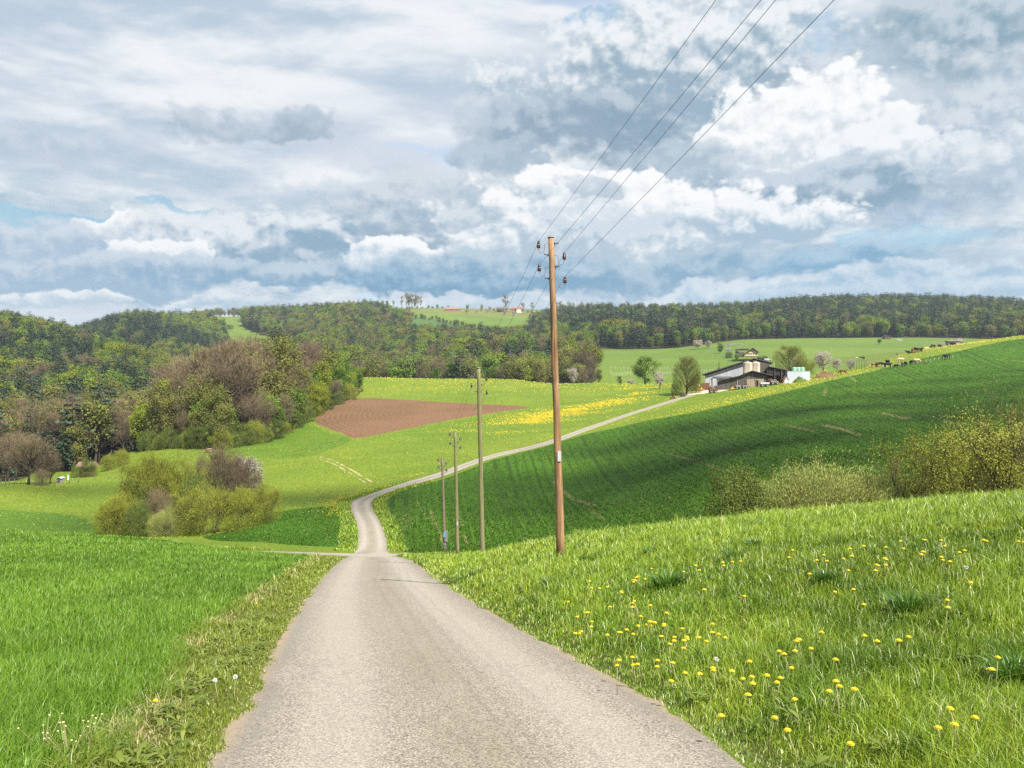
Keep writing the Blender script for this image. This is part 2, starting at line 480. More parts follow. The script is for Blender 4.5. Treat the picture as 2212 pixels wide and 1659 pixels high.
def roadmat():
    m, g = mat('old_asphalt')
    p = g.pos(); ac = g.attr('across')
    vor = g.node('ShaderNodeTexVoronoi', Scale=75.0, Vector=p)
    ston = g.node('ShaderNodeSeparateColor', Color=vor.outputs['Color']).outputs[0]
    big = g.noise(g.scale(p, (1, .35, 1)), .8, 5, .6); fin = g.noise(p, 28, 4, .7)
    c = g.mix(ston, (.125,.107,.083), (.405,.36,.29))
    c = g.mix(g.step(.0, .55, vor.outputs['Distance'], 0, .0), c, (.1,.09,.08))
    gaps = g.step(.55, .82, g.math('MULTIPLY', vor.outputs['Distance'], 1.0))
    c = g.mix(g.math('MULTIPLY', gaps, .75), c, (.05,.045,.04))
    # the worn wheel tracks are paler, the crown between them brown with dust and moss
    a2 = g.math('ABSOLUTE', ac)
    crown = g.math('MULTIPLY', g.step(.36, .06, a2), g.step(.3, .62, big, .35, 1))
    c = g.mix(g.math('MULTIPLY', crown, .42), c, (.165,.138,.09))
    tr = g.math('MULTIPLY', g.step(.28, .48, a2), g.step(.82, .62, a2))
    c = g.mix(g.math('MULTIPLY', tr, .33), c, (.365,.33,.275))
    edge = g.step(.80, 1.0, g.math('ADD', a2, g.math('MULTIPLY', g.math('SUBTRACT', big, .5), .35)))
    c = g.mix(g.math('MULTIPLY', edge, .6), c, (.16,.14,.12))
    rim = g.step(.93, 1.02, g.math('ADD', a2, g.math('MULTIPLY', g.math('SUBTRACT', fin, .5), .25)))
    c = g.mix(g.math('MULTIPLY', rim, .7), c, (.29,.22,.14))
    # dark cracks and patches
    ck = g.noise(g.scale(p, (1, .5, 1)), 1.4, 8, .7, .8)
    cr = g.math('ABSOLUTE', g.math('SUBTRACT', ck, .5))
    c = g.mix(g.math('MULTIPLY', g.step(.006, .001, cr), g.step(.5, .62, g.noise(p, .35, 3), 0, .55)), c, (.07,.062,.055))
    c = g.mix(g.step(.6, .72, g.noise(g.scale(p, (1, .45, 1)), .45, 5, .6), 0, .28), c, (.15,.125,.10))
    h = g.math('ADD', g.math('MULTIPLY', ston, .5), g.math('SUBTRACT', fin, g.math('MULTIPLY', gaps, .6)))
    return finish(m, g, c, .85, .25, (h, .55, .007))
M['road'] = roadmat()
M['gravel'] = plain('pale_gravel', (.46,.40,.31), .95, .1, var=.2, scale=.5)
M['track'] = plain('dry_earth_track', (.34,.26,.14), .95, .1, var=.3, scale=1.5)

# foliage
M['lime'] = leafmat('spring_lime_leaves', (.13,.165,.010), (.29,.32,.020), (.18,.24,.02), .35)
M['green'] = leafmat('fresh_green_leaves', (.068,.13,.014), (.16,.25,.028), (.16,.22,.025), .3)
M['olive'] = leafmat('young_olive_leaves', (.095,.112,.020), (.215,.228,.043), (.19,.16,.05), .3)
M['brown'] = leafmat('bare_brown_twigs', (.10,.068,.040), (.25,.185,.115), (.19,.165,.075), .14)
M['dark'] = leafmat('dark_needles', (.014,.034,.016), (.040,.075,.034), (.04,.07,.035), .1)
M['pine'] = leafmat('grey_green_needles', (.024,.046,.026), (.064,.098,.054), (.07,.09,.05), .12)
M['blossom'] = leafmat('cherry_blossom', (.27,.23,.185), (.54,.485,.425), (.42,.34,.27), .25)
M['willow'] = leafmat('silvery_willow_leaves', (.18,.205,.05), (.40,.42,.12), (.30,.33,.09), .3)
M['hedge'] = leafmat('hedge_leaves', (.11,.125,.014), (.33,.33,.042), (.20,.26,.03), .16)
M['thicket'] = leafmat('thicket_leaves', (.05,.08,.012), (.155,.20,.03), (.12,.15,.025), .18)
M['sapleaf'] = leafmat('sapling_leaves', (.15,.165,.02), (.33,.345,.05), (.25,.26,.04), .35)
M['bark'] = plain('grey_bark', (.085,.068,.052), .95, .1, var=.4, scale=2, stretch=(3,3,.6))
M['barkd'] = plain('dark_bark', (.045,.035,.027), .95, .1, var=.4, scale=2, stretch=(3,3,.6))

# ------------------------------------------------------------------ ground partition
dfine = rad(.1)
th = np.concatenate([np.radians(np.arange(-180, -46, 4)), np.radians(np.arange(-46, -33.6, .6)), np.arange(rad(-33.6), rad(33.6), dfine), np.radians(np.arange(33.6, 46, .6)), np.radians(np.arange(46, 181, 4))])
lr = np.concatenate([np.arange(math.log(.6), math.log(3.2), .05), np.arange(math.log(3.2), math.log(1900), .0082), np.arange(math.log(1900), math.log(12000), .06)])
TH, LR = np.meshgrid(th, lr, indexing='ij')
GX = (np.exp(LR)*np.sin(TH)).ravel(); GY = (np.exp(LR)*np.cos(TH)).ravel()
GV = np.empty((len(GX), 3))
GV[:,0] = GX; GV[:,1] = GY
for s in range(0, len(GX), 350000):
    GV[s:s+350000,2] = terrain(GX[s:s+350000], GY[s:s+350000])
nt_, nr_ = len(th), len(lr)
ii, jj = np.meshgrid(np.arange(nt_-1), np.arange(nr_-1), indexing='ij')
b = (ii*nr_+jj).ravel()
QUADS = np.stack([b, b+nr_, b+nr_+1, b+1], 1)
front = np.abs(GX) < .75*np.maximum(GY, 0)+3

# outlines (column, distance)
P_wheat_near = np.array([(-2.35,3.0),(-2.67,5.9),(-3.0,7.2),(-3.2,8.3),(-3.57,9.6),(-4.25,11.7),(-4.8,14.5),(-6.1,22),(-8.0,33),(-10.2,46),(-13.5,62),(-16.5,73.5),(-22,76.5),(-40,80),(-70,86),(-80,80),(-70,60),(-60,30),(-40,3)])
P_wheat_right = PG([(858,88),(846,96),(834,112),(830,123),(842,132),(880,141),(970,154),(1065,173),(1190,197),(1271,213),(1321,219),(1400,224),(1521,227),(1656,243),(1781,271),(1886,305),(1981,333),(2100,362),(2212,395),(2500,400),(2600,250),(2600,100),(2300,52),(2000,50),(1500,55),(1200,64),(1000,70),(905,76)], 4)
P_plough = PG([(770,214),(735,228),(690,252),(680,261),(690,278),(725,300),(760,318),(800,321),(900,313),(1000,303),(1100,291),(1147,284),(1100,276),(1000,262),(900,243),(830,226)], 3)
P_flower = PG([(880,236),(980,254),(1080,272),(1160,286),(1250,300),(1350,322),(1445,336),(1465,318),(1452,300),(1440,276),(1400,262),(1330,244),(1250,228),(1130,216),(1000,208),(900,216)], 3)
P_leftcrop = PG([(560,116),(640,121),(700,124),(750,123),(760,115),(764,106),(768,97),(768,89),(700,87),(560,93),(470,96),(440,102),(500,108)], 3)
P_wood = PG([(290,246),(330,240),(400,228),(440,216),(480,209),(530,219),(580,227),(630,246),(680,272),(735,305),(775,330),(785,360),(760,385),(650,380),(500,350),(380,330),(300,315)], 2)
P_left = PG([(-300,300),(0,290),(60,250),(180,243),(260,262),(300,300),(340,420),(345,620),(290,760),(0,860),(-300,900)], 2)
P_valley = PG([(-150,185),(20,188),(70,230),(180,236),(262,252),(310,275),(320,320),(150,300),(-150,300)], 2)
P_gap = PG([(340,400),(480,410),(515,600),(500,780),(440,860),(330,900),(345,620)], 1)
P_hill = PG([(172,960),(330,850),(470,960),(490,1150),(440,1400),(172,1400)], 2)
P_ridgel = PG([(655,1140),(565,1230),(525,1320),(535,1500),(640,1560),(760,1500),(815,1400),(825,1340),(870,1260),(890,1190),(800,1070)], 2)
P_mid = PG([(690,440),(760,452),(900,452),(1250,447),(1285,490),(1255,560),(1265,660),(1285,740),(1200,800),(1230,940),(1180,1010),(1000,1000),(860,1090),(720,1090),(650,930),(560,840),(500,760),(505,600),(600,460)], 2)
P_midgap = PG([(1005,610),(1175,590),(1260,620),(1260,690),(1150,700),(1000,680)], 2)
P_right = PG([(1205,900),(1290,745),(1420,728),(1500,748),(1560,790),(1620,845),(1700,880),(1800,868),(1950,845),(2100,830),(2300,815),(2750,800),(2750,1330),(2000,1370),(1200,1430),(1175,1100)], 2)
P_olive = PG([(832,1400),(870,1395),(1000,1370),(1180,1360),(1190,1480),(1000,1545),(870,1545),(835,1500)], 2)
P_dull = PG([(838,1350),(880,1350),(1000,1240),(1030,1190),(940,1150),(880,1200)], 2)
P_graze = PG([(1800,505),(1900,520),(2000,560),(2010,600),(1900,610),(1800,585),(1700,560),(1720,520)], 2)
P_nearmeadow = np.array([(road_right(np.array([1.0]))[0],-2)]+[(road_right(np.array([y]))[0],y) for y in (2,4,6,8,10,12,15,18,22,26,30,36,42,48,54,60,66,70)]+[(-7.6,72),(-7.0,75.6),(-4,74),(2,69),(8,64),(18,60),(30,58),(60,60),(70,30),(60,-2)])
P_verge = np.array([(-1.9,-2)]+[(road_left(np.array([y]))[0]+.0,y) for y in (2,4,6,8,10,12,15,18,22,26,30,36,42,48,54,60,66,72)]+[(-13.2,75.5),(-17.5,75.0),(-14.0,66),(-11,50),(-10,44),(-8,32),(-6.2,21),(-5,14),(-4,10),(-3.4,7),(-3,4),(-2.9,-2)])

def wob(x, y, f, a):
    return a*fbm(x*f, y*f, 3)
def sd_road(x, y):
    d = np.minimum(np.minimum(seg_dist(x, y, ROADF)[0], seg_dist(x, y, CROSSF)[0]), seg_dist(x, y, STUB)[0])
    return d+wob(x, y, 3.0, .11)+wob(x, y, .6, .12)
_tr = np.array([XD(*p) for p in [(676,189),(700,181),(730,171),(760,162),(790,152.5)]])
TRK = catmull(np.c_[_tr, np.full(len(_tr), .17)], 4)
_nx = np.array([1.05, .25, 0])
TRK2 = TRK+_nx
YARDP = PG(YARD, 2)
def sd_track(x, y):
    return np.minimum(seg_dist(x, y, TRK)[0], seg_dist(x, y, TRK2)[0])+wob(x, y, .8, .25)
def psd(P, f=.5, a=.4):
    return lambda x, y: poly_sd(x, y, P)+wob(x, y, f, a)
def sd_mid(x, y):
    return np.maximum(poly_sd(x, y, P_mid), -poly_sd(x, y, P_midgap))+wob(x, y, .05, 4)
# (object name, signed distance, bounding outline, material)
P_deep = PG([(478,209),(530,219),(580,227),(640,250),(672,270),(668,258),(685,245),(730,224),(760,212),(720,198),(676,191),(600,193),(520,197)], 2)
P_vcrop = PG([(-300,110),(0,113),(150,113),(222,116),(214,128),(160,136),(60,137),(-300,134)], 2)
M['deep'] = field('deep_green_meadow', (.080,.150,.011), (.108,.180,.014), (.10,.155,.015))
M['vcrop'] = field('valley_crop', (.058,.138,.010), (.085,.165,.013), (.10,.165,.015))
PIECES = [
 ('road', sd_road, (-75, 75, -8, 300), 'road'),
 ('farm_yard', psd(YARDP), (50, 110, 270, 330), 'gravel'),
 ('dirt_track', sd_track, (-50, -10, 140, 200), 'track'),
 ('verge', psd(P_verge, 1.5, .15), (-25, 2, -3, 80), 'verge'),
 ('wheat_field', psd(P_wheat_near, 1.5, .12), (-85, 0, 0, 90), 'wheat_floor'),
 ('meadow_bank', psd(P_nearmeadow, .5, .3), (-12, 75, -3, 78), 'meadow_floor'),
 ('wheat_hillside', psd(P_wheat_right, .3, .5), (-30, 320, 40, 420), 'wheat'),
 ('plowed_field', psd(P_plough, .5, .35), (-70, 15, 205, 330), 'soil'),
 ('dandelion_meadow', psd(P_flower, .2, 2.5), (-40, 70, 200, 345), 'flower'),
 ('hay_meadow', psd(P_deep, .2, 1.5), (-80, -20, 185, 280), 'deep'),
 ('valley_crop', psd(P_vcrop, .1, 2), (-110, -40, 100, 145), 'vcrop'),
 ('crop_field', psd(P_leftcrop, .5, .4), (-45, -10, 80, 130), 'wheat_left'),
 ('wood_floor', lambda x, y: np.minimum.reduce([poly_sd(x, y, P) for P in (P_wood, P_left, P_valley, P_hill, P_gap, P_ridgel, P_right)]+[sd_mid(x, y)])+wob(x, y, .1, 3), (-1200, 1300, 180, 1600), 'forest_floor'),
 ('hill_pasture', psd(P_olive, .02, 8), (-300, 100, 1300, 1600), 'far_olive'),
 ('hill_crop', psd(P_dull, .02, 6), (-250, 50, 1100, 1400), 'far_dull'),
 ('grazed_pasture', psd(P_graze, .1, 4), (150, 300, 490, 620), 'grazed'),
]
verts_extra = []
vert_list = GV
def partition():
    global vert_list
    quads = QUADS
    # keep upward normals
    polys = []                      # leftover n-gons
    out = []
    NV = [len(GV)]; extra = []
    allv = GV
    for name, sd, bb, mname in PIECES:
        if extra:
            allv = np.vstack([GV, np.array(extra)])
        x, y = allv[:,0], allv[:,1]
        val = np.full(len(allv), 1e3)
        m = (x > bb[0]) & (x < bb[1]) & (y > bb[2]) & (y < bb[3])
        val[m] = sd(x[m], y[m])
        val[np.abs(val) < 1e-6] = 1e-6
        neg = val < 0
        k = neg[quads].sum(1)
        inside = list(map(list, [])) ; rest_polys = []
        cut = {}
        def cutv(i, j):
            key = (i, j) if i < j else (j, i)
            if key not in cut:
                a, c = key
                t = val[a]/(val[a]-val[c])
                pa = allv[a]; pc = allv[c]
                extra.append(pa+(pc-pa)*t)
                cut[key] = len(GV)+len(extra)-1
            return cut[key]
        def clip(f):
            A, B = [], []
            n = len(f)
            for q in range(n):
                i, j = f[q], f[(q+1) % n]
                (A if neg[i] else B).append(i)
                if neg[i] != neg[j]:
                    c = cutv(i, j)
                    A.append(c); B.append(c)
            return A, B
        mine = []
        for f in quads[(k > 0) & (k < 4)].tolist():
            A, B = clip(f)
            if len(A) > 2: mine.append(A)
            if len(B) > 2: rest_polys.append(B)
        for f in polys:
            q = sum(bool(neg[i]) for i in f)
            if q == 0: rest_polys.append(f)
            elif q == len(f): mine.append(f)
            else:
                A, B = clip(f)
                if len(A) > 2: mine.append(A)
                if len(B) > 2: rest_polys.append(B)
        out.append((name, quads[k == 4], mine, mname))
        quads = quads[k == 0]
        polys = rest_polys
    out.append(('meadow', quads, polys, 'meadow'))
    return (np.vstack([GV, np.array(extra)]) if extra else GV), out
ALLV, GROUND = partition()

def hill_row(x, y):
    return (x-11)/(1+.0045*(y-110))+.8*fbm(x*.012, y*.012, 2)
def gauss_line(x, y, L, w):
    P = np.array([XD(*p) for p in L])
    d, _, _ = seg_dist(x, y, catmull(P, 3))
    return np.exp(-(d/w)**2)
def ground_attrs(name, V):
    x, y = V[:,0], V[:,1]
    D = np.maximum(y, 1); X = 1106+F*x/D
    a = {}
    if name == 'road':
        d, off, hw = seg_dist(x, y, ROADF)
        d2, off2, hw2 = seg_dist(x, y, CROSSF)
        ac = np.where(d < d2, off/hw, off2/hw2)
        junction = np.exp(-(np.hypot(x+11.5, y-77)/6)**2)
        a['across'] = ac*(1-junction)+.6*junction
    elif name == 'wheat_hillside':
        # drilling rows follow the slope: distance from a far centre
        a['row'] = hill_row(x, y)
        b = np.zeros(len(x))
        for L, w in (([(930,118),(938,108),(950,98),(962,90)], .35), ([(900,128),(905,122),(912,116),(925,108)], .2), ([(988,112),(998,103)], .3),
                     ([(1195,150),(1240,128),(1290,112)], .5), ([(1440,150),(1500,130),(1560,108)], .4), ([(1785,250),(1780,222)], .5), ([(1830,300),(1850,262)], .6), ([(1630,262),(1622,235)], .5),
                     ([(1900,165),(1960,150)], 1.2), ([(1780,150),(1860,128)], 1.0), ([(1700,160),(1760,140)], .7), ([(2150,300),(2212,280)], .8), ([(1270,112),(1310,96)], .3), ([(1005,96),(1020,84)], .3)):
            b = np.maximum(b, gauss_line(x, y, L, w))
        b = np.maximum(b, .62*np.exp(-((X-880)/38)**2-((D-108)/15)**2))
        b = np.maximum(b, .46*np.exp(-((X-1850)/110)**2-((D-148)/18)**2))*.85
        a['bare'] = b
    elif name == 'plowed_field':
        a['row'] = -poly_sd(x, y, P_plough)
    elif name == 'dandelion_meadow':
        a['flower'] = np.clip(sstep(0, 26, -poly_sd(x, y, P_flower))*(.30+.70*sstep(820, 1180, X)), 0, 1)
    elif name == 'meadow':
        rd = seg_dist(x, y, ROADF)[0]
        fl = .62*np.exp(-((rd-2.4)/2.0)**2)*(y > 100)*(.3+.9*np.exp(-((D-128)/14)**2))
        fl = np.maximum(fl, .42*sstep(330, 350, D)*sstep(445, 400, D)*(X > 700))
        fl = np.maximum(fl, .5*sstep(300, 340, D)*sstep(470, 420, D)*(X > 1600))
        fl = np.maximum(fl, .62*np.exp(-((X-2090)/150)**2-((D-410)/22)**2))
        fl = np.maximum(fl, .45*np.exp(-((X-1500)/140)**2-((D-278)/9)**2))
        a['flower'] = fl
        b = gauss_line(x, y, [(440,232),(330,214),(250,205)], .3)*.0
        b = np.maximum(b, gauss_line(x, y, [(840,402),(850,398)], 1.2))
        a['bare'] = b
    elif name in ('verge',):
        wd = poly_sd(x, y, P_wheat_near)
        a['bare'] = .75*np.exp(-((wd-.1)/.22)**2)*sstep(-.1, .25, fbm(x*1.1, y*.7, 3))
    elif name == 'far':
        pass
    else:
        a['bare'] = np.zeros(len(x))
    return a
GOBJ = {}
for name, q, polys, mname in GROUND:
    allf = q
    used = np.zeros(len(ALLV), bool)
    used[q.ravel()] = True
    for f in polys:
        used[f] = True
    remap = np.cumsum(used)-1
    V = ALLV[used]
    faces = remap[q]
    if polys:
        flist = faces.tolist()+[[int(remap[i]) for i in f] for f in polys]
    else:
        flist = faces
    mats_ = [M[mname]]; mi = None
    if name == 'meadow':
        fc = ALLV[q].mean(1)
        far = (fc[:,1] > 440)
        mi = np.concatenate([far.astype(int), [int(ALLV[f[0],1] > 440) for f in polys]])
        mats_ = [M['meadow'], M['far_grass']]
    at_ = ground_attrs(name, V)
    me = np_mesh(name, V, flist, mats_, mi, smooth=True, attrs=at_)
    GOBJ[name] = tag(mesh_obj(name, me), kind='structure')
LBL = {'road': 'pale old asphalt lane running downhill and bending right to the farm', 'plowed_field': 'red brown ploughed field on the slope',
       'wheat_field': 'ground of the young green wheat beside the lane', 'wheat_hillside': 'dark green young wheat covering the hillside'}
# ------------------------------------------------------------------ grass
def grassmat(name, dark, light, dry, spec=.45, rough=.42, transl=.35):
    m, g = mat(name)
    t = g.attr('tone'); dr = g.attr('dry')
    c = g.mix(t, dark, light)
    c = g.mix(g.step(.35, .65, g.noise(g.scale(g.pos(), (1, .6, 1)), .35, 3, .6), 0, .55), c, g.mix(t, tuple(v*.62 for v in dark), tuple(v*.72 for v in light)))
    c = g.mix(dr, c, dry)
    return finish(m, g, c, rough, spec, None, 0, transl)
M['blade_meadow'] = grassmat('meadow_blades', (.110,.20,.010), (.315,.42,.036), (.58,.54,.30), spec=.38, rough=.38, transl=.27)
M['blade_wheat'] = grassmat('wheat_blades', (.072,.16,.012), (.20,.34,.034), (.40,.33,.15), spec=.28, transl=.24)
M['blade_verge'] = grassmat('verge_blades', (.13,.18,.014), (.255,.31,.036), (.52,.43,.22))
M['blade_tussock'] = grassmat('tussock_blades', (.045,.125,.010), (.12,.25,.03), (.3,.3,.12), spec=.5, rough=.35)

def blades(P, h, w, ang, lean, tone, dry):
    """one tapering bent blade per point: 5 corners, a quad and a tip"""
    n = len(P)
    d = np.c_[np.cos(ang), np.sin(ang), np.zeros(n)]           # leaning direction
    yaw = ang+np.random.default_rng(5).normal(0, 1.0, n)+1.57
    s = np.c_[np.cos(yaw), np.sin(yaw), np.zeros(n)]*(w*.5)[:,None]
    up = np.array([0, 0, 1.0])
    mid = P+up*(h*.58)[:,None]+d*(h*lean*.28)[:,None]
    tip = P+up*(h*(1-.28*lean))[:,None]+d*(h*lean)[:,None]
    V = np.empty((n, 5, 3))
    V[:,0] = P-s; V[:,1] = P+s; V[:,2] = mid+s*.8; V[:,3] = mid-s*.8; V[:,4] = tip
    b = np.arange(n)*5
    return V.reshape(-1, 3), b, np.repeat(tone, 5), np.repeat(dry, 5)
def blade_mesh(name, parts, m):
    V = np.vstack([p[0] for p in parts])
    o = 0; bs = []
    for p in parts:
        bs.append(p[1]+o); o += len(p[0])
    b = np.concatenate(bs)
    tone = np.concatenate([p[2] for p in parts]); dry = np.concatenate([p[3] for p in parts])
    loops = np.stack([b, b+1, b+2, b+3, b+3, b+2, b+4], 1).ravel().astype(np.int32)
    starts = np.stack([np.arange(len(b))*7, np.arange(len(b))*7+4], 1).ravel().astype(np.int32)
    me = bpy.data.meshes.new(name)
    me.vertices.add(len(V)); me.vertices.foreach_set('co', V.astype(np.float32).ravel())
    me.loops.add(len(loops)); me.loops.foreach_set('vertex_index', loops)
    me.polygons.add(len(starts)); me.polygons.foreach_set('loop_start', starts)
    me.polygons.foreach_set('use_smooth', np.ones(len(starts), bool))
    me.materials.append(m)
    for k, v in (('tone', tone), ('dry', dry)):
        me.attributes.new(k, 'FLOAT', 'POINT').data.foreach_set('value', v.astype(np.float32))
    me.update(calc_edges=True)
    return me
def fan_points(n, D0, D1, u0=-.68, u1=.68, bias=1.0):
    u = R.uniform(u0, u1, n)
    D = np.exp(math.log(D0)+(math.log(D1)-math.log(D0))*R.random(n)**bias)
    return u*D, D
def on_ground(x, y):
    return np.c_[x, y, terrain(x, y)-.01]
def scatter_wheat(n):
    x, y = fan_points(n, 3.0, 88, -.92, .02)
    k = (poly_sd(x, y, P_wheat_near)+wob(x, y, 1.5, .12) < .02) & (y < 40+45*R.random(n))
    x, y = x[k], y[k]; n = len(x)
    # sown in rows running up the slope
    nn = fbm(x*.5, y*.3, 3); D = y
    edge = -poly_sd(x, y, P_wheat_near)
    h = (.165+.04*R.normal(0, 1, n)+.05*nn)*np.minimum(1, .7+.5*edge)
    h = np.clip(h, .07, .36)*(1+.15*sstep(25, 60, D))*(1-.62*sstep(46, 66, D)*sstep(-.36, -.3, x/D))
    w = np.maximum(.0068, .00066*D)*(1+.3*R.random(n))
    return blades(on_ground(x, y), h, w, R.normal(.7, 1.5, n), np.clip(R.normal(.38, .2, n), .03, .9), np.clip(.45+.28*R.normal(0, 1, n)+.5*nn, 0, 1), (R.random(n) < .006).astype(float)*.8)
def scatter_meadow(n):
    x, y = fan_points(n, 3.1, 46, -.1, .98, .95)
    k = (poly_sd(x, y, P_nearmeadow) < .05+.12*R.normal(0, 1, n)) & (sd_road(x, y) > -.05+.04*R.random(n))
    x, y = x[k], y[k]; n = len(x)
    cl = fbm(x*1.1, y*.8, 4); c2 = fbm(x*3.2+9, y*2.4, 3)
    rd = seg_dist(x, y, ROADF[:150])[0]
    h = .115+.13*np.clip(cl+.15, 0, 1)+.10*np.clip(c2, 0, 1)
    h = h*(.35+.65*sstep(0, 1.0, rd))*np.exp(R.normal(0, .28, n))
    h = np.clip(h, .035, .42)*(1+.25*sstep(12, 30, y))
    w = np.maximum(.0045, .0006*y)*(1+.5*R.random(n))
    tone = np.clip(.40+.26*R.normal(0, 1, n)-.9*c2+.5*cl+.25*sstep(10, 28, y), 0, 1)
    dry = np.clip((R.random(n) < .03+.25*np.exp(-rd/.18)+.03*sstep(15, 30, y))*.8, 0, 1)
    return blades(on_ground(x, y), h, w, R.normal(.4, 1.6, n)+3*c2, np.clip(R.normal(.55, .27, n), .05, 1.2), tone, dry)
def scatter_verge(n):
    x, y = fan_points(n, 3.1, 80, -.66, .0, .95)
    k = (poly_sd(x, y, P_verge) < .12) & (sd_road(x, y) > -.06+.05*R.random(n)) & (poly_sd(x, y, P_wheat_near) > -.15)
    x, y = x[k], y[k]; n = len(x)
    rd = seg_dist(x, y, ROADF[:150])[0]; wd = poly_sd(x, y, P_wheat_near)
    cl = fbm(x*1.6, y*1.1, 3)
    h = (.05+.07*np.clip(cl+.3, 0, 1)+.06*sstep(.3, .0, wd))*np.exp(R.normal(0, .3, n))*(.5+.5*sstep(0, .4, rd))
    h = h*(1+.6*sstep(12, 40, y))*(1-.72*sstep(46, 62, y))
    w = np.maximum(.006, .0008*y)*(1+.5*R.random(n))
    dryb = .55*np.exp(-((wd-.05)/.22)**2)*sstep(-.15, .25, fbm(x*1.1, y*.7, 3))
    dry = ((R.random(n) < .02+dryb+.16*np.exp(-rd/.12))*(.6+.4*R.random(n)))
    tone = np.clip(.5+.28*R.normal(0, 1, n)+.5*cl, 0, 1)
    return blades(on_ground(x, y), h, w, R.uniform(0, 6.28, n), np.clip(R.normal(.7, .3, n), .1, 1.4), tone, dry)
def scatter_strip(n, D0, D1, cond, h0, u0=-.68, u1=.68, bias=1.0):
    x, y = fan_points(n, D0, D1, u0, u1, bias)
    k = cond(x, y)
    x, y = x[k], y[k]; n = len(x)
    cl = fbm(x*.8, y*.6, 3)
    h = h0*(.7+.6*np.clip(cl+.4, 0, 1))*np.exp(R.normal(0, .3, n))
    w = np.maximum(.008, .0008*y)*(1+.4*R.random(n))
    return blades(on_ground(x, y), h, w, R.uniform(0, 6.28, n), np.clip(R.normal(.5, .25, n), .05, 1.1), np.clip(.5+.28*R.normal(0, 1, n)+.3*cl, 0, 1), (R.random(n) < .05)*.7)
def along_road(x, y):
    d = np.minimum(np.minimum(seg_dist(x, y, ROADF)[0], seg_dist(x, y, CROSSF)[0]), seg_dist(x, y, STUB)[0])
    return (d > .05) & (d < 1.9+.5*fbm(x*.4, y*.4, 2)) & (poly_sd(x, y, P_wheat_near) > 0)
def far_meadow(x, y):
    k = (np.abs(x/y) < .62)
    for P in (P_wood, P_left, P_valley, P_plough, P_wheat_right, P_leftcrop, YARDP):
        k &= poly_sd(x, y, P) > .5
    return k & (seg_dist(x, y, ROADF)[0] > .3) & (sd_track(x, y) > .1) & (sd_mid(x, y) > 0) & ((x/y < .2) | (y < 340+90*R.random(len(x))))
g1 = mesh_obj('wheat_crop', blade_mesh('wheat_crop', [scatter_wheat(520000)], M['blade_wheat']))
tag(g1, kind='stuff')
g2 = mesh_obj('meadow_grass', blade_mesh('meadow_grass', [scatter_meadow(580000), scatter_strip(110000, 84, 150, along_road, .26, -.45, .0), scatter_strip(70000, 42, 80, lambda x, y: (poly_sd(x, y, P_nearmeadow) < .1) & (sd_road(x, y) > .05), .2, -.2, .45), scatter_strip(150000, 100, 430, far_meadow, .10, -.62, .62)], M['blade_meadow']))
tag(g2, kind='stuff')
g3 = mesh_obj('verge_grass', blade_mesh('verge_grass', [scatter_verge(330000)], M['blade_verge']))
tag(g3, kind='stuff')
inhill = lambda x, y: (poly_sd(x, y, P_wheat_right) < -.3) & in_rows(x, y) & (y < 95+45*R.random(len(x)))
M['blade_dark'] = grassmat('hillside_wheat_blades', (.032,.092,.005), (.075,.165,.010), (.3,.22,.10), spec=.15)
def in_rows(x, y):
    w = hill_row(x, y); q = np.mod(w, 15.0)
    rr = R.random(len(x))
    return ((np.sin(w*6.283/.9) > -.5) | (rr < .42)) & (((np.abs(q-4) > .26) & (np.abs(q-6) > .26)) | (rr < .25))
g4 = mesh_obj('hillside_crop', blade_mesh('hillside_crop', [scatter_strip(50000, 84, 128, lambda x, y: poly_sd(x, y, P_leftcrop) < 0, .10, -.36, -.1), scatter_strip(230000, 66, 140, inhill, .17, -.2, .82), scatter_strip(160000, 125, 400, lambda x, y: (poly_sd(x, y, P_wheat_right) < -.3) & in_rows(x, y), .13, -.2, .78)], M['blade_dark']))
tag(g4, kind='stuff')

# drifts of far dandelions: too many to count
def drift(x, y):
    X = 1106+F*x/y
    ins = -poly_sd(x, y, P_flower)
    st = fbm(x*.05+3, y*.16, 4)
    d = sstep(0, 22, ins)*(.25+.75*sstep(820, 1180, X))*sstep(-.22, .22, st)
    rd = seg_dist(x, y, ROADF)[0]
    d = np.maximum(d, .26*np.exp(-((rd-2.6)/1.7)**2)*((y > 112) & (y < 146) & (x < 0)))
    d = np.maximum(d, .30*np.exp(-((rd-2.0)/1.2)**2)*(y > 146)*sstep(-.1, .3, st))
    d = np.maximum(d, .10*sstep(325, 345, y)*sstep(430, 400, y)*(X > 720)*(X < 1480)*(ins < 0)*(.4+sstep(-.1, .3, st)))
    d = np.maximum(d, .34*np.exp(-((X-2080)/160)**2-((y-408)/16)**2))
    d = np.maximum(d, .20*np.exp(-((X-1640)/260)**2)*(poly_sd(x, y, P_wheat_right) < 14)*(poly_sd(x, y, P_wheat_right) > .5)*(y > 225))
    for P in (P_plough, P_wheat_right, YARDP):
        d = d*(poly_sd(x, y, P) > .4)
    return (R.random(len(x)) < d) & (rd > .4)
M['drift'] = petalmat('far_dandelion_heads', (.50,.36,.012), (.66,.50,.03)) if 'petalmat' in globals() else plain('far_dandelion_heads', (.58,.42,.02), .7, .1)
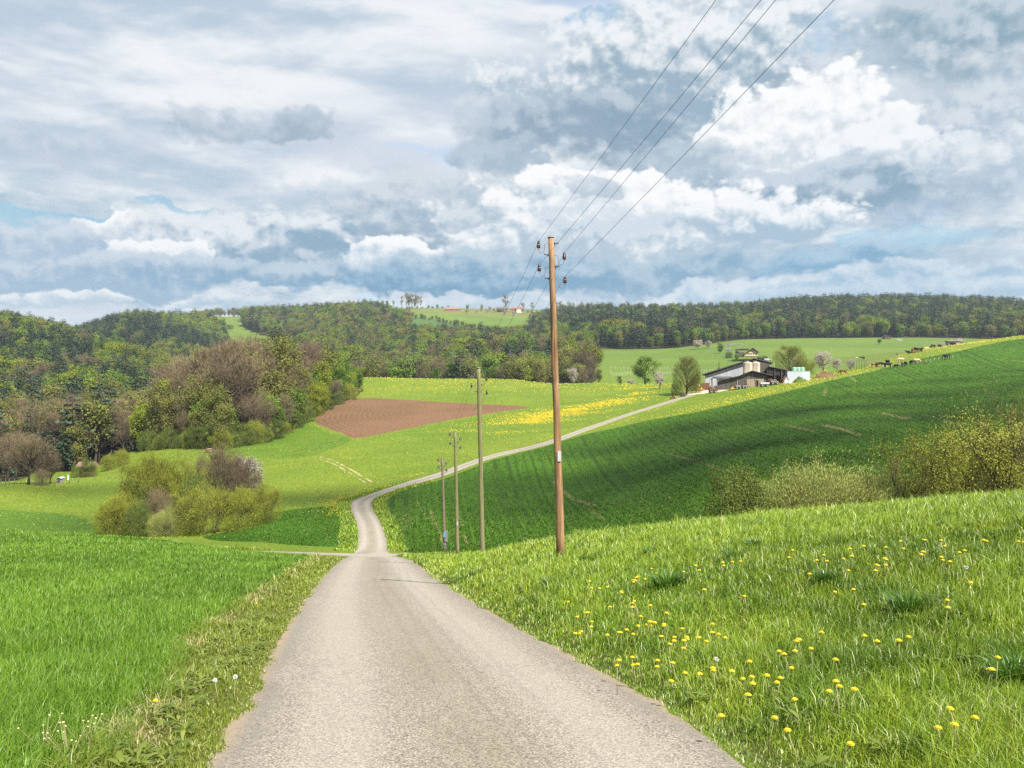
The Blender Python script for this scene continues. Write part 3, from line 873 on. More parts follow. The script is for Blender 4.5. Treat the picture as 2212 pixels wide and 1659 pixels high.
def drift_mesh(n):
    x, y = fan_points(n, 108, 440, -.3, .62)
    k = drift(x, y); x, y = x[k], y[k]; n = len(x)
    z = terrain(x, y)+R.uniform(.10, .22, n); r = np.maximum(.03, .00042*y)*R.uniform(.7, 1.3, n)
    b = np.c_[x, y, z]; o = np.zeros(n)
    V = np.stack([b+np.c_[r,o,o-.3*r], b+np.c_[o,r,o+.1*r], b+np.c_[-r,o,o-.3*r], b+np.c_[o,-r,o-.7*r], b+np.c_[o,o,r*.7]], 1).reshape(-1, 3)
    q = np.arange(n)*5
    Fc = np.concatenate([np.stack([q+i, q+(i+1) % 4, q+4], 1) for i in range(4)])
    return np_mesh('dandelion_drift', V, Fc, [M['drift']])
tag(mesh_obj('dandelion_drift', drift_mesh(210000)), kind='stuff')

# broad weed leaves along the verge and in the meadow
def weed_patch(n):
    mb_v, mb_f, tone = [], [], []
    cnt = 0
    while cnt < n:
        if R.random() < .6:
            D = math.exp(R.uniform(math.log(4.2), math.log(16))); x = road_left(np.array([D]))[0]-R.uniform(.25, .9); 
        else:
            D = math.exp(R.uniform(math.log(3.8), math.log(9))); x = road_right(np.array([D]))[0]+R.uniform(.2, 3.2)
        z = tz(x, D); m = R.integers(5, 10); a0 = R.uniform(0, 6.28)
        for k in range(m):
            a = a0+k*2*math.pi/m+R.normal(0, .25); L = R.uniform(.07, .14); el = R.uniform(.2, .8)
            dx, dy = math.cos(a), math.sin(a); sx, sy = -dy, dx
            b = len(mb_v); w = L*R.uniform(.16, .3); z0 = z+.05
            for t, ww, zz in ((.1, .15, 0.01), (.45, 1, L*el*.55), (.75, .9, L*el*.65), (1, .05, L*el*.55)):
                for sgn in (-1, 1):
                    mb_v.append((x+dx*L*t+sx*w*ww*sgn*.5, D+dy*L*t+sy*w*ww*sgn*.5, z0+zz))
            for q in range(3):
                mb_f.append([b+2*q, b+2*q+1, b+2*q+3, b+2*q+2])
            tone += [float(np.clip(R.normal(.6, .25), 0, 1))]*8
        cnt += 1
    return np_mesh('verge_weeds', mb_v, np.array(mb_f), [M['blade_verge_leaf']], smooth=True, attrs={'tone': tone, 'dry': np.zeros(len(tone))})
M['blade_verge_leaf'] = grassmat('weed_leaves', (.085,.14,.014), (.24,.29,.05), (.4,.3,.1), spec=.35)
tag(mesh_obj('verge_weeds', weed_patch(210)), kind='stuff')

# dark tussocks standing out of the meadow
def tussock_mesh(seed, r, h):
    g = np.random.default_rng(seed); n = 260
    a = g.uniform(0, 6.28, n); q = r*.45*np.sqrt(g.random(n))
    P = np.c_[q*np.cos(a), q*np.sin(a), np.zeros(n)-.02]
    return blade_mesh('grass_tussock', [blades(P, h*g.uniform(.6, 1.1, n), np.full(n, .013), a+g.normal(0, .5, n), np.clip(.25+.6*q/(r*.45)+g.normal(0, .15, n), 0, 1.2), np.clip(g.normal(.5, .3, n), 0, 1), (g.random(n) < .03)*.6)], M['blade_tussock'])
tmesh = [tussock_mesh(i, .3, .34) for i in range(4)]
TUS = [(1442,1276,1.25,'large dark tussock behind the long dandelion drift, biggest in the meadow'), (1187,1268,.8,'dark grass tussock in the meadow between lane edge and wooden pole foot'), (1960,1332,1.0,'dark tussock among sparse dandelions on the meadow bank'),
       (1407,1203,.9,'dark grass tussock just beyond the front pole on the bank top'), (1630,1186,.8,'small dark tussock high on the meadow below the low green bush'), (1585,1215,.8,'dark tussock on the upper meadow near a lone dandelion'),
       (1262,1212,.6,'low dark tussock at the foot of the front wooden pole'), (2185,1480,.9,'blue green tussock at the edge of the photo on the bank'), (1785,1262,.8,'dark tussock in mid meadow beneath the hedge of bushes'), (1120,1275,.6,'small dark tussock beside the bend of the lane edge')]
for i, (X, Y, s, lb) in enumerate(TUS):
    o = mesh_obj('grass_tussock', tmesh[i % 4], loc=at(X, hit(X, Y)))
    o.rotation_euler.z = i*1.3; s *= .95
    o.scale = (s, s, s)
    tag(o, lb, 'grass tussock', 'dark tussocks in the meadow')

# ------------------------------------------------------------------ dandelions
def petalmat(name, c1, c2):
    m, g = mat(name)
    n = g.noise(g.obj(), 160, 3, .6)
    return finish(m, g, g.mix(n, c1, c2), .6, .2, None, 0, .2)
M['petal'] = petalmat('dandelion_petals', (.70,.50,.012), (.86,.72,.06))
M['fluff'] = petalmat('dandelion_fluff', (.6,.6,.58), (.8,.8,.78))
M['stem'] = plain('dandelion_stem', (.28,.26,.12), .6, .3)
def dandelion_meshes(seed, h, fluff=False):
    g = np.random.default_rng(seed)
    lx, ly = g.normal(0, .18*h, 2)
    top = (lx, ly, h)
    st = MB().tube([(0,0,-.02), (lx*.3, ly*.3, h*.5), top], [.0032, .003, .0026], 5).mesh('stem', M['stem'], True)
    hd = MB()
    if fluff:
        for k in range(90):
            d = g.normal(0, 1, 3); d /= np.linalg.norm(d); e = np.cross(d, g.normal(0, 1, 3)); e /= np.linalg.norm(e)
            p = np.array(top)+np.array([0,0,.018])
            hd.add([p, p+d*.021+e*.004, p+d*.021-e*.004], [[0,1,2]])
        hd.lathe([(.003,.012),(.006,.016),(.004,.022)], top, 6)
    else:
        r = .021+.004*g.random()
        for ring, (rr, zz, nn) in enumerate(((1.0, .004, 22), (.8, .010, 18), (.55, .014, 14), (.3, .017, 9))):
            for k in range(nn):
                a = 2*math.pi*(k+ring*.5)/nn+g.normal(0, .07); L = r*rr*g.uniform(.88, 1.1); wv = .0052
                c, s = math.cos(a), math.sin(a)
                hd.add([(top[0]-s*wv*.3, top[1]+c*wv*.3, h+.004), (top[0]+s*wv*.3, top[1]-c*wv*.3, h+.004),
                        (top[0]+c*L+s*wv*.6, top[1]+s*L-c*wv*.6, h+zz), (top[0]+c*L-s*wv*.6, top[1]+s*L+c*wv*.6, h+zz)], [[0,1,2,3]])
        hd.lathe([(.004,-.006),(.0075,-.001),(.007,.006)], top, 8)
        hd.lathe([(r*.75,.006),(r*.62,.012),(r*.3,.0165),(.001,.018)], top, 12)
    return st, hd.mesh('flower_head', M['fluff'] if fluff else M['petal'])
DPRO = [dandelion_meshes(40+i, .20+.02*(i % 4)) for i in range(7)]
DTALL = [dandelion_meshes(60+i, .30) for i in range(2)]
DFLUF = dandelion_meshes(80, .24, True)
DAND = [(345,320),(318,333),(358,320),(345,410),(325,400),(312,403),(375,362),(385,385),(275,275),(365,187),(380,213),(425,220),(455,208),(545,190),(560,180),(575,163),(592,170),(606,175),(570,186),(505,228),(496,233),(485,296),(555,283),(565,300),(580,272),(655,290),(695,318),(585,340),(570,370),(600,368),(620,360),(636,355),(650,370),(666,362),(680,370),(694,362),(570,405),(540,397),(515,400),(485,405),(465,415),(745,385),(700,425),(716,425),(758,433),(776,430),(795,417),(745,442),(720,460),(780,462),(880,363),(875,402),(930,415),(945,432),(838,428),(885,435),(680,515),(685,553),(520,517),(495,548),(560,515),(573,545),(600,532),(745,540),(740,617),(868,577),(912,570),(928,553),(965,568),(995,593),(1045,610),(1080,600),(1140,578),(1168,590),(1138,610),(1065,665),(1180,475),(1220,475),(1228,497),(1275,440),(1322,468),(1332,403),(1237,437),(1198,548),(1025,520),(1355,650),(1480,650),(1268,690),(1438,867),(948,750),(1923,778),(1838,790),(2037,778),(1688,445),(1708,418),(1517,420),(1575,437),(1518,222),(1513,287),(1915,270),(1880,302),(1045,250),(855,143),(835,122),(770,143),(680,153),(655,133),(845,222),(1005,103),(990,108),(930,107),(930,123),(1255,58),(1238,88),(1290,153),(1460,143),(1430,90),(1625,92),(1645,100),(1650,118),(1580,120),(1565,140),(1590,118),(1495,48),(1495,80),(1680,48),(1765,70),(1780,65),(1805,62),(1860,95),(1885,85),(1890,105),(1955,70),(1970,62),(1710,18),(1810,15),(1850,12),(1885,42),(2040,15),(2080,20),(2190,22),(2170,20),(1965,192),(1400,230),(1352,78),(1345,100),(1375,105),(1545,42),(1632,40),(2050,550),(2095,515)]
DTALLP = [(808,570),(1435,510),(1395,622),(1435,625),(1130,750),(1265,820),(1950,738)]
DFLP = [(932,515),(1948,130)]
def dand_label(zx, zy, kind):
    if kind == 'tall':
        return {808: 'tall stemmed dandelion at the near end of the lane edge cluster', 1435: 'tall dandelion on pale stalk right of the flower drift', 1395: 'dandelion on a tall stalk in the near trio of the lower meadow',
                1130: 'tall dandelion with a leaning pale stalk nearest to the lane', 1265: 'upright tall dandelion beside the leaning one near the lane', 1950: 'tall leaning dandelion in the near corner of the meadow'}[zx]
    if kind == 'fluff':
        return 'white dandelion seed head among yellow flowers by the lane' if zx < 1000 else 'white dandelion seed head high on the meadow bank'
    if zx < 400: return 'yellow dandelion close to the lane edge below the pole'
    if zx < 640 and zy < 240: return 'yellow dandelion in the small group before the large tussock'
    if zx < 640 and zy < 330: return 'yellow dandelion between the two flower drifts by the tussock'
    if zx < 800 and zy < 480: return 'yellow dandelion in the densest drift beside the lane'
    if zx < 800: return 'yellow dandelion in grass near the lane, below the dense drift'
    if zy < 160 and zx < 1350: return 'small yellow dandelion on upper meadow below the silvery bush'
    if zy < 160: return 'small far yellow dandelion on the meadow crest below the saplings'
    if zx < 1350 and zy < 340: return 'lone yellow dandelion in open meadow behind the drift'
    if zx < 1350 and zy < 520: return 'yellow dandelion in the open row of flowers across the meadow'
    if zx < 1220: return 'yellow dandelion in the loose near group by the white seed head'
    if zy < 340: return 'yellow dandelion scattered on the right part of the meadow bank'
    if zy < 560: return 'yellow dandelion on the mid meadow bank, far from the lane'
    return 'yellow dandelion low in the short grass of the near meadow corner'
dcount = {}
def put_dandelion(zx, zy, pro, h, kind):
    X = (2000+zx/1.0553)/1.852; Y = (2150+zy/1.0553)/1.852
    D = hit(X, Y, 3.0, 60, h)
    if D is None:
        return
    x, y = XD(X, D)
    big = 1.12+.3*float(sstep(9, 22, np.array(D)))
    e = empty('dandelion', (x, y, tz(x, y)), R.uniform(0, 6.28), 1.0)
    e.scale = (big, big, 1.0)
    st, hd = pro
    mesh_obj('stem', st, e)
    mesh_obj('flower_head', hd, e)
    tag(e, dand_label(zx, zy, kind), 'dandelion', 'dandelions in the near meadow')
for i, (a, b_) in enumerate(DAND):
    put_dandelion(a, b_, DPRO[i % 7], .20+.02*((i % 7) % 4), 'y')
for i, (a, b_) in enumerate(DTALLP):
    put_dandelion(a, b_, DTALL[i % 2], .30, 'tall')
for a, b_ in DFLP:
    put_dandelion(a, b_, DFLUF, .25, 'fluff')

for X, Y, pro, h, lb in ((506, 1484, DFLUF, .12, 'white dandelion clock on the mown verge nearest the asphalt'), (473, 1490, DFLUF, .12, 'white dandelion clock in the middle of the verge, beside the crop'), (558, 1307, DPRO[1], .12, 'lone yellow dandelion on the verge far up beside the crop edge'), (333, 1534, DPRO[3], .12, 'lone yellow dandelion low on the near verge by dry grass')):
    D = hit(X, Y, 3.0, 40, h); x, y = XD(X, D)
    e = empty('dandelion', (x, y, tz(x, y)-.06), R.uniform(0, 6.28), 1.0)
    mesh_obj('stem', pro[0], e); mesh_obj('flower_head', pro[1], e)
    tag(e, lb, 'dandelion', 'dandelions on the verge')
M['daisy'] = petalmat('daisy_petals', (.50,.46,.20), (.66,.62,.36))
def daisy_weed(X, Y, n, label, seed):
    g = np.random.default_rng(seed); D = hit(X, Y); x, y = XD(X, D)
    e = empty('white_flowered_weed', (x, y, tz(x, y)))
    st, hd, lf = MB(), MB(), MB()
    for k in range(n):
        a = g.uniform(0, 6.28); r = g.uniform(.03, .16); h = g.uniform(.16, .28)
        p = (r*math.cos(a), r*math.sin(a), h)
        st.tube([(0, 0, 0), (p[0]*.5, p[1]*.5, h*.6), p], [.003, .0022, .0016], 4)
        MB().lathe([(.002,-.003),(.0065,-.001),(.007,.002),(.004,.005),(.001,.006)], p, 7).build('flower_head', M['daisy'], e)
        for q in range(3):
            t = g.uniform(.3, .9); c = np.array(p)*[t, t, t]; d = g.normal(0, 1, 3)*.02
            lf.add([c, c+d+[.004,0,0], c+d*1.6, c+d-[.004,0,0]], [[0,1,2,3]])
    st.build('stem', M['stem'], e)
    me = lf.mesh('leaf', M['blade_verge_leaf'])
    for nm in ('tone', 'dry'):
        me.attributes.new(nm, 'FLOAT', 'POINT').data.foreach_set('value', np.full(len(me.vertices), .5 if nm == 'tone' else 0, np.float32))
    mesh_obj('leaf', me, e)
    tag(e, label, 'weed', 'white flowering weeds in the crop')
daisy_weed(150, 1655, 13, 'bushy white flowered weed in the young wheat, fullest of three', 1)
daisy_weed(96, 1640, 4, 'small white flowered weed in the wheat at the photo corner', 2)
daisy_weed(185, 1640, 7, 'white flowered weed between the fullest one and the verge', 3)

# ------------------------------------------------------------------ power poles and lines
def woodpole(name, c1, c2, c3):
    m, g = mat(name)
    p = g.obj()
    st = g.noise(g.scale(p, (9, 9, .55)), 1.6, 8, .68, .4); kn = g.noise(g.scale(p, (3, 3, .8)), 1.6, 4, .6)
    fine = g.noise(g.scale(p, (40, 40, 1.2)), 1.5, 4, .7)
    c = g.mix(g.step(.3, .7, st), c1, c2)
    c = g.mix(g.step(.52, .7, kn, 0, .6), c, c3)
    c = g.mix(g.step(.55, .75, fine, 0, .5), c, tuple(v*.45 for v in c1))
    return finish(m, g, c, .85, .2, (g.math('ADD', st, fine), .5, .012))
M['pole_brown'] = woodpole('weathered_brown_wood', (.125,.064,.030), (.37,.225,.118), (.13,.09,.058))
M['pole_green'] = woodpole('algae_green_wood', (.13,.125,.055), (.23,.215,.105), (.10,.10,.06))
M['pole_grey'] = woodpole('grey_brown_wood', (.13,.10,.065), (.22,.175,.12), (.09,.08,.06))
M['iron'] = plain('galvanised_iron', (.20,.205,.20), .6, .4, .3, var=.2)
M['irond'] = plain('rusty_iron', (.06,.045,.035), .7, .3, .3)
M['ceramic'] = plain('brown_glazed_ceramic', (.055,.022,.014), .2, .6, var=.3, scale=20)
M['wire'] = plain('copper_wire', (.10,.11,.12), .5, .4, .3)
M['plate'] = plain('pale_enamel_plate', (.40,.44,.45), .4, .4, var=.1)
M['bluep'] = plain('blue_plate', (.12,.28,.42), .4, .4, var=.15)
CERAM = [(.015,-.045),(.040,-.05),(.043,-.045),(.042,.0),(.038,.02),(.033,.03),(.031,.036),(.033,.043),(.033,.065),(.028,.073),(.024,.077),(.026,.085),(.022,.1),(.008,.104)]
ATT = {}
def power_pole(key, X, D, Ytop, Xtop, dxb, rbase, rtop, matn, label, sc=1.0, plate=None, cap=False, box=False, mesh_base_dz=0.0):
    bx, by = XD(X, D)
    bz = tz(bx, by)+mesh_base_dz
    tx = (Xtop-1106)/F*D; tzv = -(Ytop-829.5)/F*D
    H = tzv-bz
    e = empty('power_pole', (bx, by, bz))
    tag(e, label, 'power pole', 'wooden power poles beside the lane')
    lx = tx-bx
    ax = lambda z: lx*(z/H)
    g = np.random.default_rng(int(D))
    k = 14
    MB().tube([(ax(H*i/k)+g.normal(0,.004), g.normal(0,.004), -.6 if i == 0 else H*i/k) for i in range(k+1)], [rbase+(rtop-rbase)*i/k for i in range(k+1)], 20).build('pole_shaft', M[matn], e, True)
    if cap:
        cp = MB().lathe([(rtop*1.25,-.004),(rtop*1.28,.006),(rtop*.5,.02),(.02,.045),(.008,.05)], (lx, 0, H), 16)
        cp.build('cap', M['iron'], e, True)
    # two insulators a side on swan-neck hooks, the sides offset
    for j, (side, dz) in enumerate(((-1, .26), (1, .55), (-1, .845), (1, 1.145))):
        z = H-dz*sc; r = rtop+.01; cx = ax(z)
        s = side; q = sc
        hook = MB().tube([(cx+s*(r-.02), 0, z+.10*q), (cx+s*(r+.055*q), 0, z+.105*q), (cx+s*(r+.085*q), 0, z+.08*q), (cx+s*(r+.09*q), 0, z-.04*q), (cx+s*(r+.105*q), 0, z-.10*q),
                          (cx+s*(r+.15*q), 0, z-.135*q), (cx+s*(r+.205*q), 0, z-.12*q), (cx+s*(r+.235*q), 0, z-.07*q), (cx+s*(r+.24*q), 0, z-.02*q)], .0085*max(1, D/30), 6)
        hook.build('hook', M['iron'], e, True)
        ix = cx+s*(r+.24*q)
        fat = max(1.0, D/38)
        ins = MB().lathe([(a*q*1.1*fat, b*q*1.15) for a, b in CERAM], (ix, 0, z+.05*q), 12)
        for ex in (-.017, .017): ins.box(ix+ex*q-.007, ix+ex*q+.007, -.012, .012, z+.16*q, z+.18*q)
        ins.build('insulator', M['ceramic'], e, True)
        pg = MB().tube([(cx-s*(r-.02), 0, z+.105*q), (cx-s*(r+.06*q), -.01, z+.11*q), (cx-s*(r+.11*q), -.02, z+.125*q)], [.011, .011, .015], 6)
        pg.box(min(cx-s*(r+.0), cx-s*(r+.02)), max(cx-s*(r+.0), cx-s*(r+.02)), -.02, .02, z+.07*q, z+.14*q)
        pg.build('step_peg', M['irond'], e, True)
        ATT[key, j] = Vector((bx+ix, by, bz+z+.16*q))
    if plate:
        z0, m_ = plate
        MB().box(ax(z0)-.01, ax(z0)+.075, -rbase-.012, -rbase+.03, z0-.13, z0+.13).build('number_plate', M[m_], e)
    if box:
        z0 = 1.5
        bb = MB().box(-.02, .28, -rbase-.10, -rbase-.012, z0-.5, z0+.5); bb.build('switch_box', M['iron'], e)
        MB().box(-.10, .06, -rbase-.16, -rbase-.103, z0-.1, z0+.42).build('sign_plate', M['bluep'], e)
        st = MB()
        for zz in (z0-.45, z0+.45):
            st.lathe([(rbase+.02,-.03),(rbase+.03,-.03),(rbase+.03,.03),(rbase+.02,.03)], (ax(zz), 0, zz), 16)
        st.build('strap', M['irond'], e)
        MB().lathe([(rbase*.9,-.1),(rbase+.045,-.08),(rbase+.05,.1),(rbase*.9,.16)], (ax(.75), 0, .75), 14).build('collar', M['iron'], e)
        MB().box(-.10, .10, -.10, .10, -.3, .45).build('foot_post', M['irond'], e)
    return e
power_pole('a', 1212, 22.4, 513, 1190, 0, .106, .070, 'pole_brown', 'nearest and tallest brown wooden power pole on the meadow bank', plate=(2.62, 'plate'), cap=True)
power_pole('b', 1042.5, 39, 795, 1034, 0, .112, .082, 'pole_green', 'second wooden power pole from the front, greenish with algae', cap=True)
power_pole('c', 988.5, 60, 932, 983, 0, .125, .098, 'pole_green', 'third wooden power pole with a small white plate low down', plate=(2.2, 'plate'), cap=True)
power_pole('d', 961, 78, 989, 955, 0, .128, .10, 'pole_grey', 'farthest slim grey power pole carrying a metal box near its foot', box=True, cap=True)
# the next pole uphill stands behind the viewer; wires run to it, fixed by where they leave the picture
def wire(p, q, sag, r, label):
    n = 28
    P = [p.lerp(q, t/n)-Vector((0, 0, sag*4*(t/n)*(1-t/n))) for t in range(n+1)]
    o = MB().tube(P, r, 5).build('power_line', M['wire'], None, True)
    tag(o, label, 'power line', 'wires of the power line')
WN = ['upper wire on the west side', 'upper wire on the east side', 'lower wire on the west side', 'lower wire on the east side']
WX = [1534, 1660, 1627, 1780]
for j in range(4):
    p = ATT['a', j]
    # the span passes through column WX at the picture's top edge
    best = None
    for ye in np.linspace(14, 6, 161):
        u = (WX[j]-1106)/F; v = 829.5/F
        t = (p.y-ye)/(p.y+18)
        qx = p.x+(u*ye-p.x)/t; qz = p.z+(v*ye-p.z)/t
        c = abs(qx-7.0)+.5*abs(qz-9.4)
        if best is None or c < best[0]:
            best = (c, qx, qz)
    q = Vector((best[1], -18, best[2]))
    wire(p, q, .12, .0037, WN[j]+' from the nearest pole up over the lane head')
    for a, b_, sag, nm in (('a', 'b', .25, 'between the first two poles'), ('b', 'c', .3, 'between the second and third poles'), ('c', 'd', .3, 'between the two farthest poles')):
        if (a, b_) != ('a', 'b') and j == 9:
            continue
        wire(ATT[a, j], ATT[b_, j], sag, .004 if a == 'a' else .005, WN[j]+' '+nm)
# ------------------------------------------------------------------ trees
def tree_proto(name, seed, kind, H=10.0):
    """returns (trunk mesh, crown mesh, joined mesh, height). Trunk with limbs, crown of leaf-sized faces set round the limb ends."""
    P = TREEK[kind]
    g = np.random.default_rng(seed)
    bark, leaf = M[P['bark']], M[P['leaf']]
    tb = MB()
    anchors = []          # (point, outward direction, spread)
    rx = P['rx']*H; cb = P['cb']*H; ct = H
    cz = (cb+ct)/2; rz = (ct-cb)/2
    if P['type'] == 'conifer':
        r0 = .016*H
        top = np.array([g.normal(0, .01*H), g.normal(0, .01*H), H])
        tb.tube([(0,0,-.03*H), tuple(top*.5), tuple(top*.985)], [r0, r0*.6, r0*.08], 5)
        LV, LF, tone = [], [], []
        nw = P['n']
        for w in range(nw):
            f = (w+g.random())/nw
            z = cb+(ct-cb)*f**.9
            Rr = rx*((1-f)**P.get('taper', .85)+.05)*g.uniform(.75, 1.15)
            nb = P.get('spray', 7)
            for k in range(nb):
                a = g.uniform(0, 6.28)
                if g.random() < P.get('gap', .1): continue
                L = Rr*g.uniform(.7, 1.12); dz = -P.get('droop', .35)*L*g.uniform(.4, 1.2)
                c, s = math.cos(a), math.sin(a)
                nseg = max(2, int(2+L/(.08*H)))
                for q in range(nseg):
                    t0 = .2+.8*q/nseg; t1 = t0+.9/nseg
                    wd = L*.28*(1.1-t0*.6)*g.uniform(.7, 1.3)
                    z0 = z+dz*t0+g.normal(0, .006*H); z1 = z+dz*t1*g.uniform(.8, 1.2)
                    tl = g.uniform(-.5, .5)*wd
                    b = len(LV)
                    LV += [(c*L*t0-s*wd*.5, s*L*t0+c*wd*.5, z0-tl), (c*L*t0+s*wd*.5, s*L*t0-c*wd*.5, z0+tl), (c*L*t1+s*wd*.3, s*L*t1-c*wd*.3, z1+tl*.5), (c*L*t1-s*wd*.3, s*L*t1+c*wd*.3, z1-tl*.5)]
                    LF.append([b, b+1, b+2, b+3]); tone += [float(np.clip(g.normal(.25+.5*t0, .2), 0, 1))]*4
        LV = np.array(LV); LF = np.array(LF)
    else:
        nst = P.get('stems', 1)
        twigs = []
        for st in range(nst):
            sx, sy = (0, 0) if nst == 1 else (g.normal(0, .28*rx), g.normal(0, .28*rx))
            lean = g.normal(0, .03*H, 2) if nst == 1 else np.array([sx, sy])*g.uniform(.6, 1.5)
            hs = H*(P.get('trunk', .8))*(1 if nst == 1 else g.uniform(.65, 1.0))
            r0 = P.get('r', .02)*H*(1 if nst == 1 else .45)
            pts = [(sx, sy, -.02*H)]
            for i in range(1, 6):
                t = i/5
                pts.append((sx+lean[0]*t**1.3+g.normal(0, .008*H), sy+lean[1]*t**1.3+g.normal(0, .008*H), hs*t))
            tb.tube(pts, [r0*(1-.85*i/5)*(1.25 if i == 0 else 1) for i in range(6)], 6)
            pa = np.array(pts)
            nl = int(P['limbs']/nst)+1
            for k in range(nl):
                t = g.uniform(max(.05, cb/hs*.85), .98)
                q = t*5; i = min(int(q), 4); base = pa[i]+(pa[i+1]-pa[i])*(q-i)
                a = g.uniform(0, 6.28); up = P.get('up', .6)*g.uniform(.6, 1.5)
                d = np.array([math.cos(a), math.sin(a), up]); d /= np.linalg.norm(d)
                # grow to the crown outline
                L = .15*H
                for s_ in np.linspace(.05, 1.0, 20)*H:
                    p = base+d*s_
                    if ((p[0])**2+(p[1])**2)/rx**2+((p[2]-cz)/rz)**2 > 1: break
                    L = s_
                L *= g.uniform(.65, 1.02)
                mid = base+d*L*.5+g.normal(0, .03*L, 3)+np.array([0, 0, .06*L]); end = base+d*L+np.array([0, 0, .12*L*P.get('curl', 1)])
                rb = r0*(1-.8*t)*.55+.002*H
                tb.tube([base, mid, end], [rb, rb*.6, rb*.15], 4, False)
                for m in range(P.get('subs', 5)):
                    u = g.uniform(.3, 1.0)
                    b2 = base*(1-u)**2+2*u*(1-u)*mid+end*u*u
                    d2 = d*.6+g.normal(0, .55, 3); d2[2] += P.get('up', .6)*.5; d2 /= np.linalg.norm(d2)
                    l2 = L*g.uniform(.2, .45)
                    e2 = b2+d2*l2
                    tb.tube([b2, e2], [rb*.32+.0006*H, .0006*H], 3, False)
                    anchors.append((e2, d2)); anchors.append(((b2+e2)/2, d2))
                anchors.append((end, d))
        A = np.array([a for a, _ in anchors]); Dn = np.array([d for _, d in anchors])
        n = P['leaves']
        idx = g.integers(0, len(A), n)
        sp = P.get('spread', .055)*H
        c = A[idx]+g.normal(0, sp, (n, 3))*np.array([1, 1, .75])
        # some leaf clumps fill the outline unevenly
        nf = int(n*P.get('fill', .25))
        if nf:
            d = g.normal(0, 1, (nf, 3)); d /= np.linalg.norm(d, axis=1)[:,None]
            rr = g.uniform(.55, 1.0, nf)**.6
            q = d*rr[:,None]*np.array([rx, rx, rz])+np.array([0, 0, cz])
            cl = fbm(q[:,0]/rx*2.2+seed, q[:,2]/rx*2.2+q[:,1]/rx, 3)
            keep = cl > (-.05 if nf < .5*n else -.3)
            c[:nf][keep] = q[keep]
        c[:,2] = np.where(c[:,2] < .02*H, np.abs(c[:,2])+.02*H, c[:,2])
        out = (c-np.array([0, 0, cz]))/np.array([rx, rx, rz])
        on = out/(np.linalg.norm(out, axis=1)[:,None]+1e-6)
        if P['type'] == 'twig':
            L = P['leaf_l']*H*g.uniform(.5, 1.3, n); W = P['leaf_w']*H*g.uniform(.6, 1.4, n)
            ax = on*P.get('radial', .7)+np.array([0, 0, P.get('up', .6)*1.0])+g.normal(0, .42, (n, 3)); ax /= np.linalg.norm(ax, axis=1)[:,None]
        else:
            L = P['leaf_l']*H*g.uniform(.6, 1.4, n); W = L*P.get('asp', .75)
            ax = g.normal(0, 1, (n, 3)); ax /= np.linalg.norm(ax, axis=1)[:,None]
        nn = on*(1.25 if nst > 4 else .9)+g.normal(0, .42 if nst > 4 else .6, (n, 3))+np.array([0, 0, .35])
        sd = np.cross(ax, nn); sd /= (np.linalg.norm(sd, axis=1)[:,None]+1e-9)
        LV = np.stack([c-ax*L[:,None]*.5, c+sd*W[:,None]*.5, c+ax*L[:,None]*.5, c-sd*W[:,None]*.5], 1).reshape(-1, 3)
        LF = np.arange(n*4).reshape(-1, 4)
        cl = fbm(c[:,0]/H*9+seed, c[:,2]/H*9+c[:,1]/H*5, 2)
        tone = np.repeat(np.clip(.48+.9*cl+g.normal(0, .2, n), 0, 1), 4)
    tm = np_mesh(name+'_trunk', tb.v, tb.f, [bark], smooth=True)
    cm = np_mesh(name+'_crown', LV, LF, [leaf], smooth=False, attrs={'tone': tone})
    V2 = np.vstack([np.array(tb.v), LV]); nb_ = len(tb.v)
    me = np_mesh(name, V2, tb.f+[[nb_+i for i in f] for f in LF.tolist()], [bark, leaf], mi=np.concatenate([np.zeros(len(tb.f)), np.ones(len(LF))]), attrs={'tone': np.concatenate([np.zeros(nb_), np.asarray(tone)])})
    return tm, cm, me, H

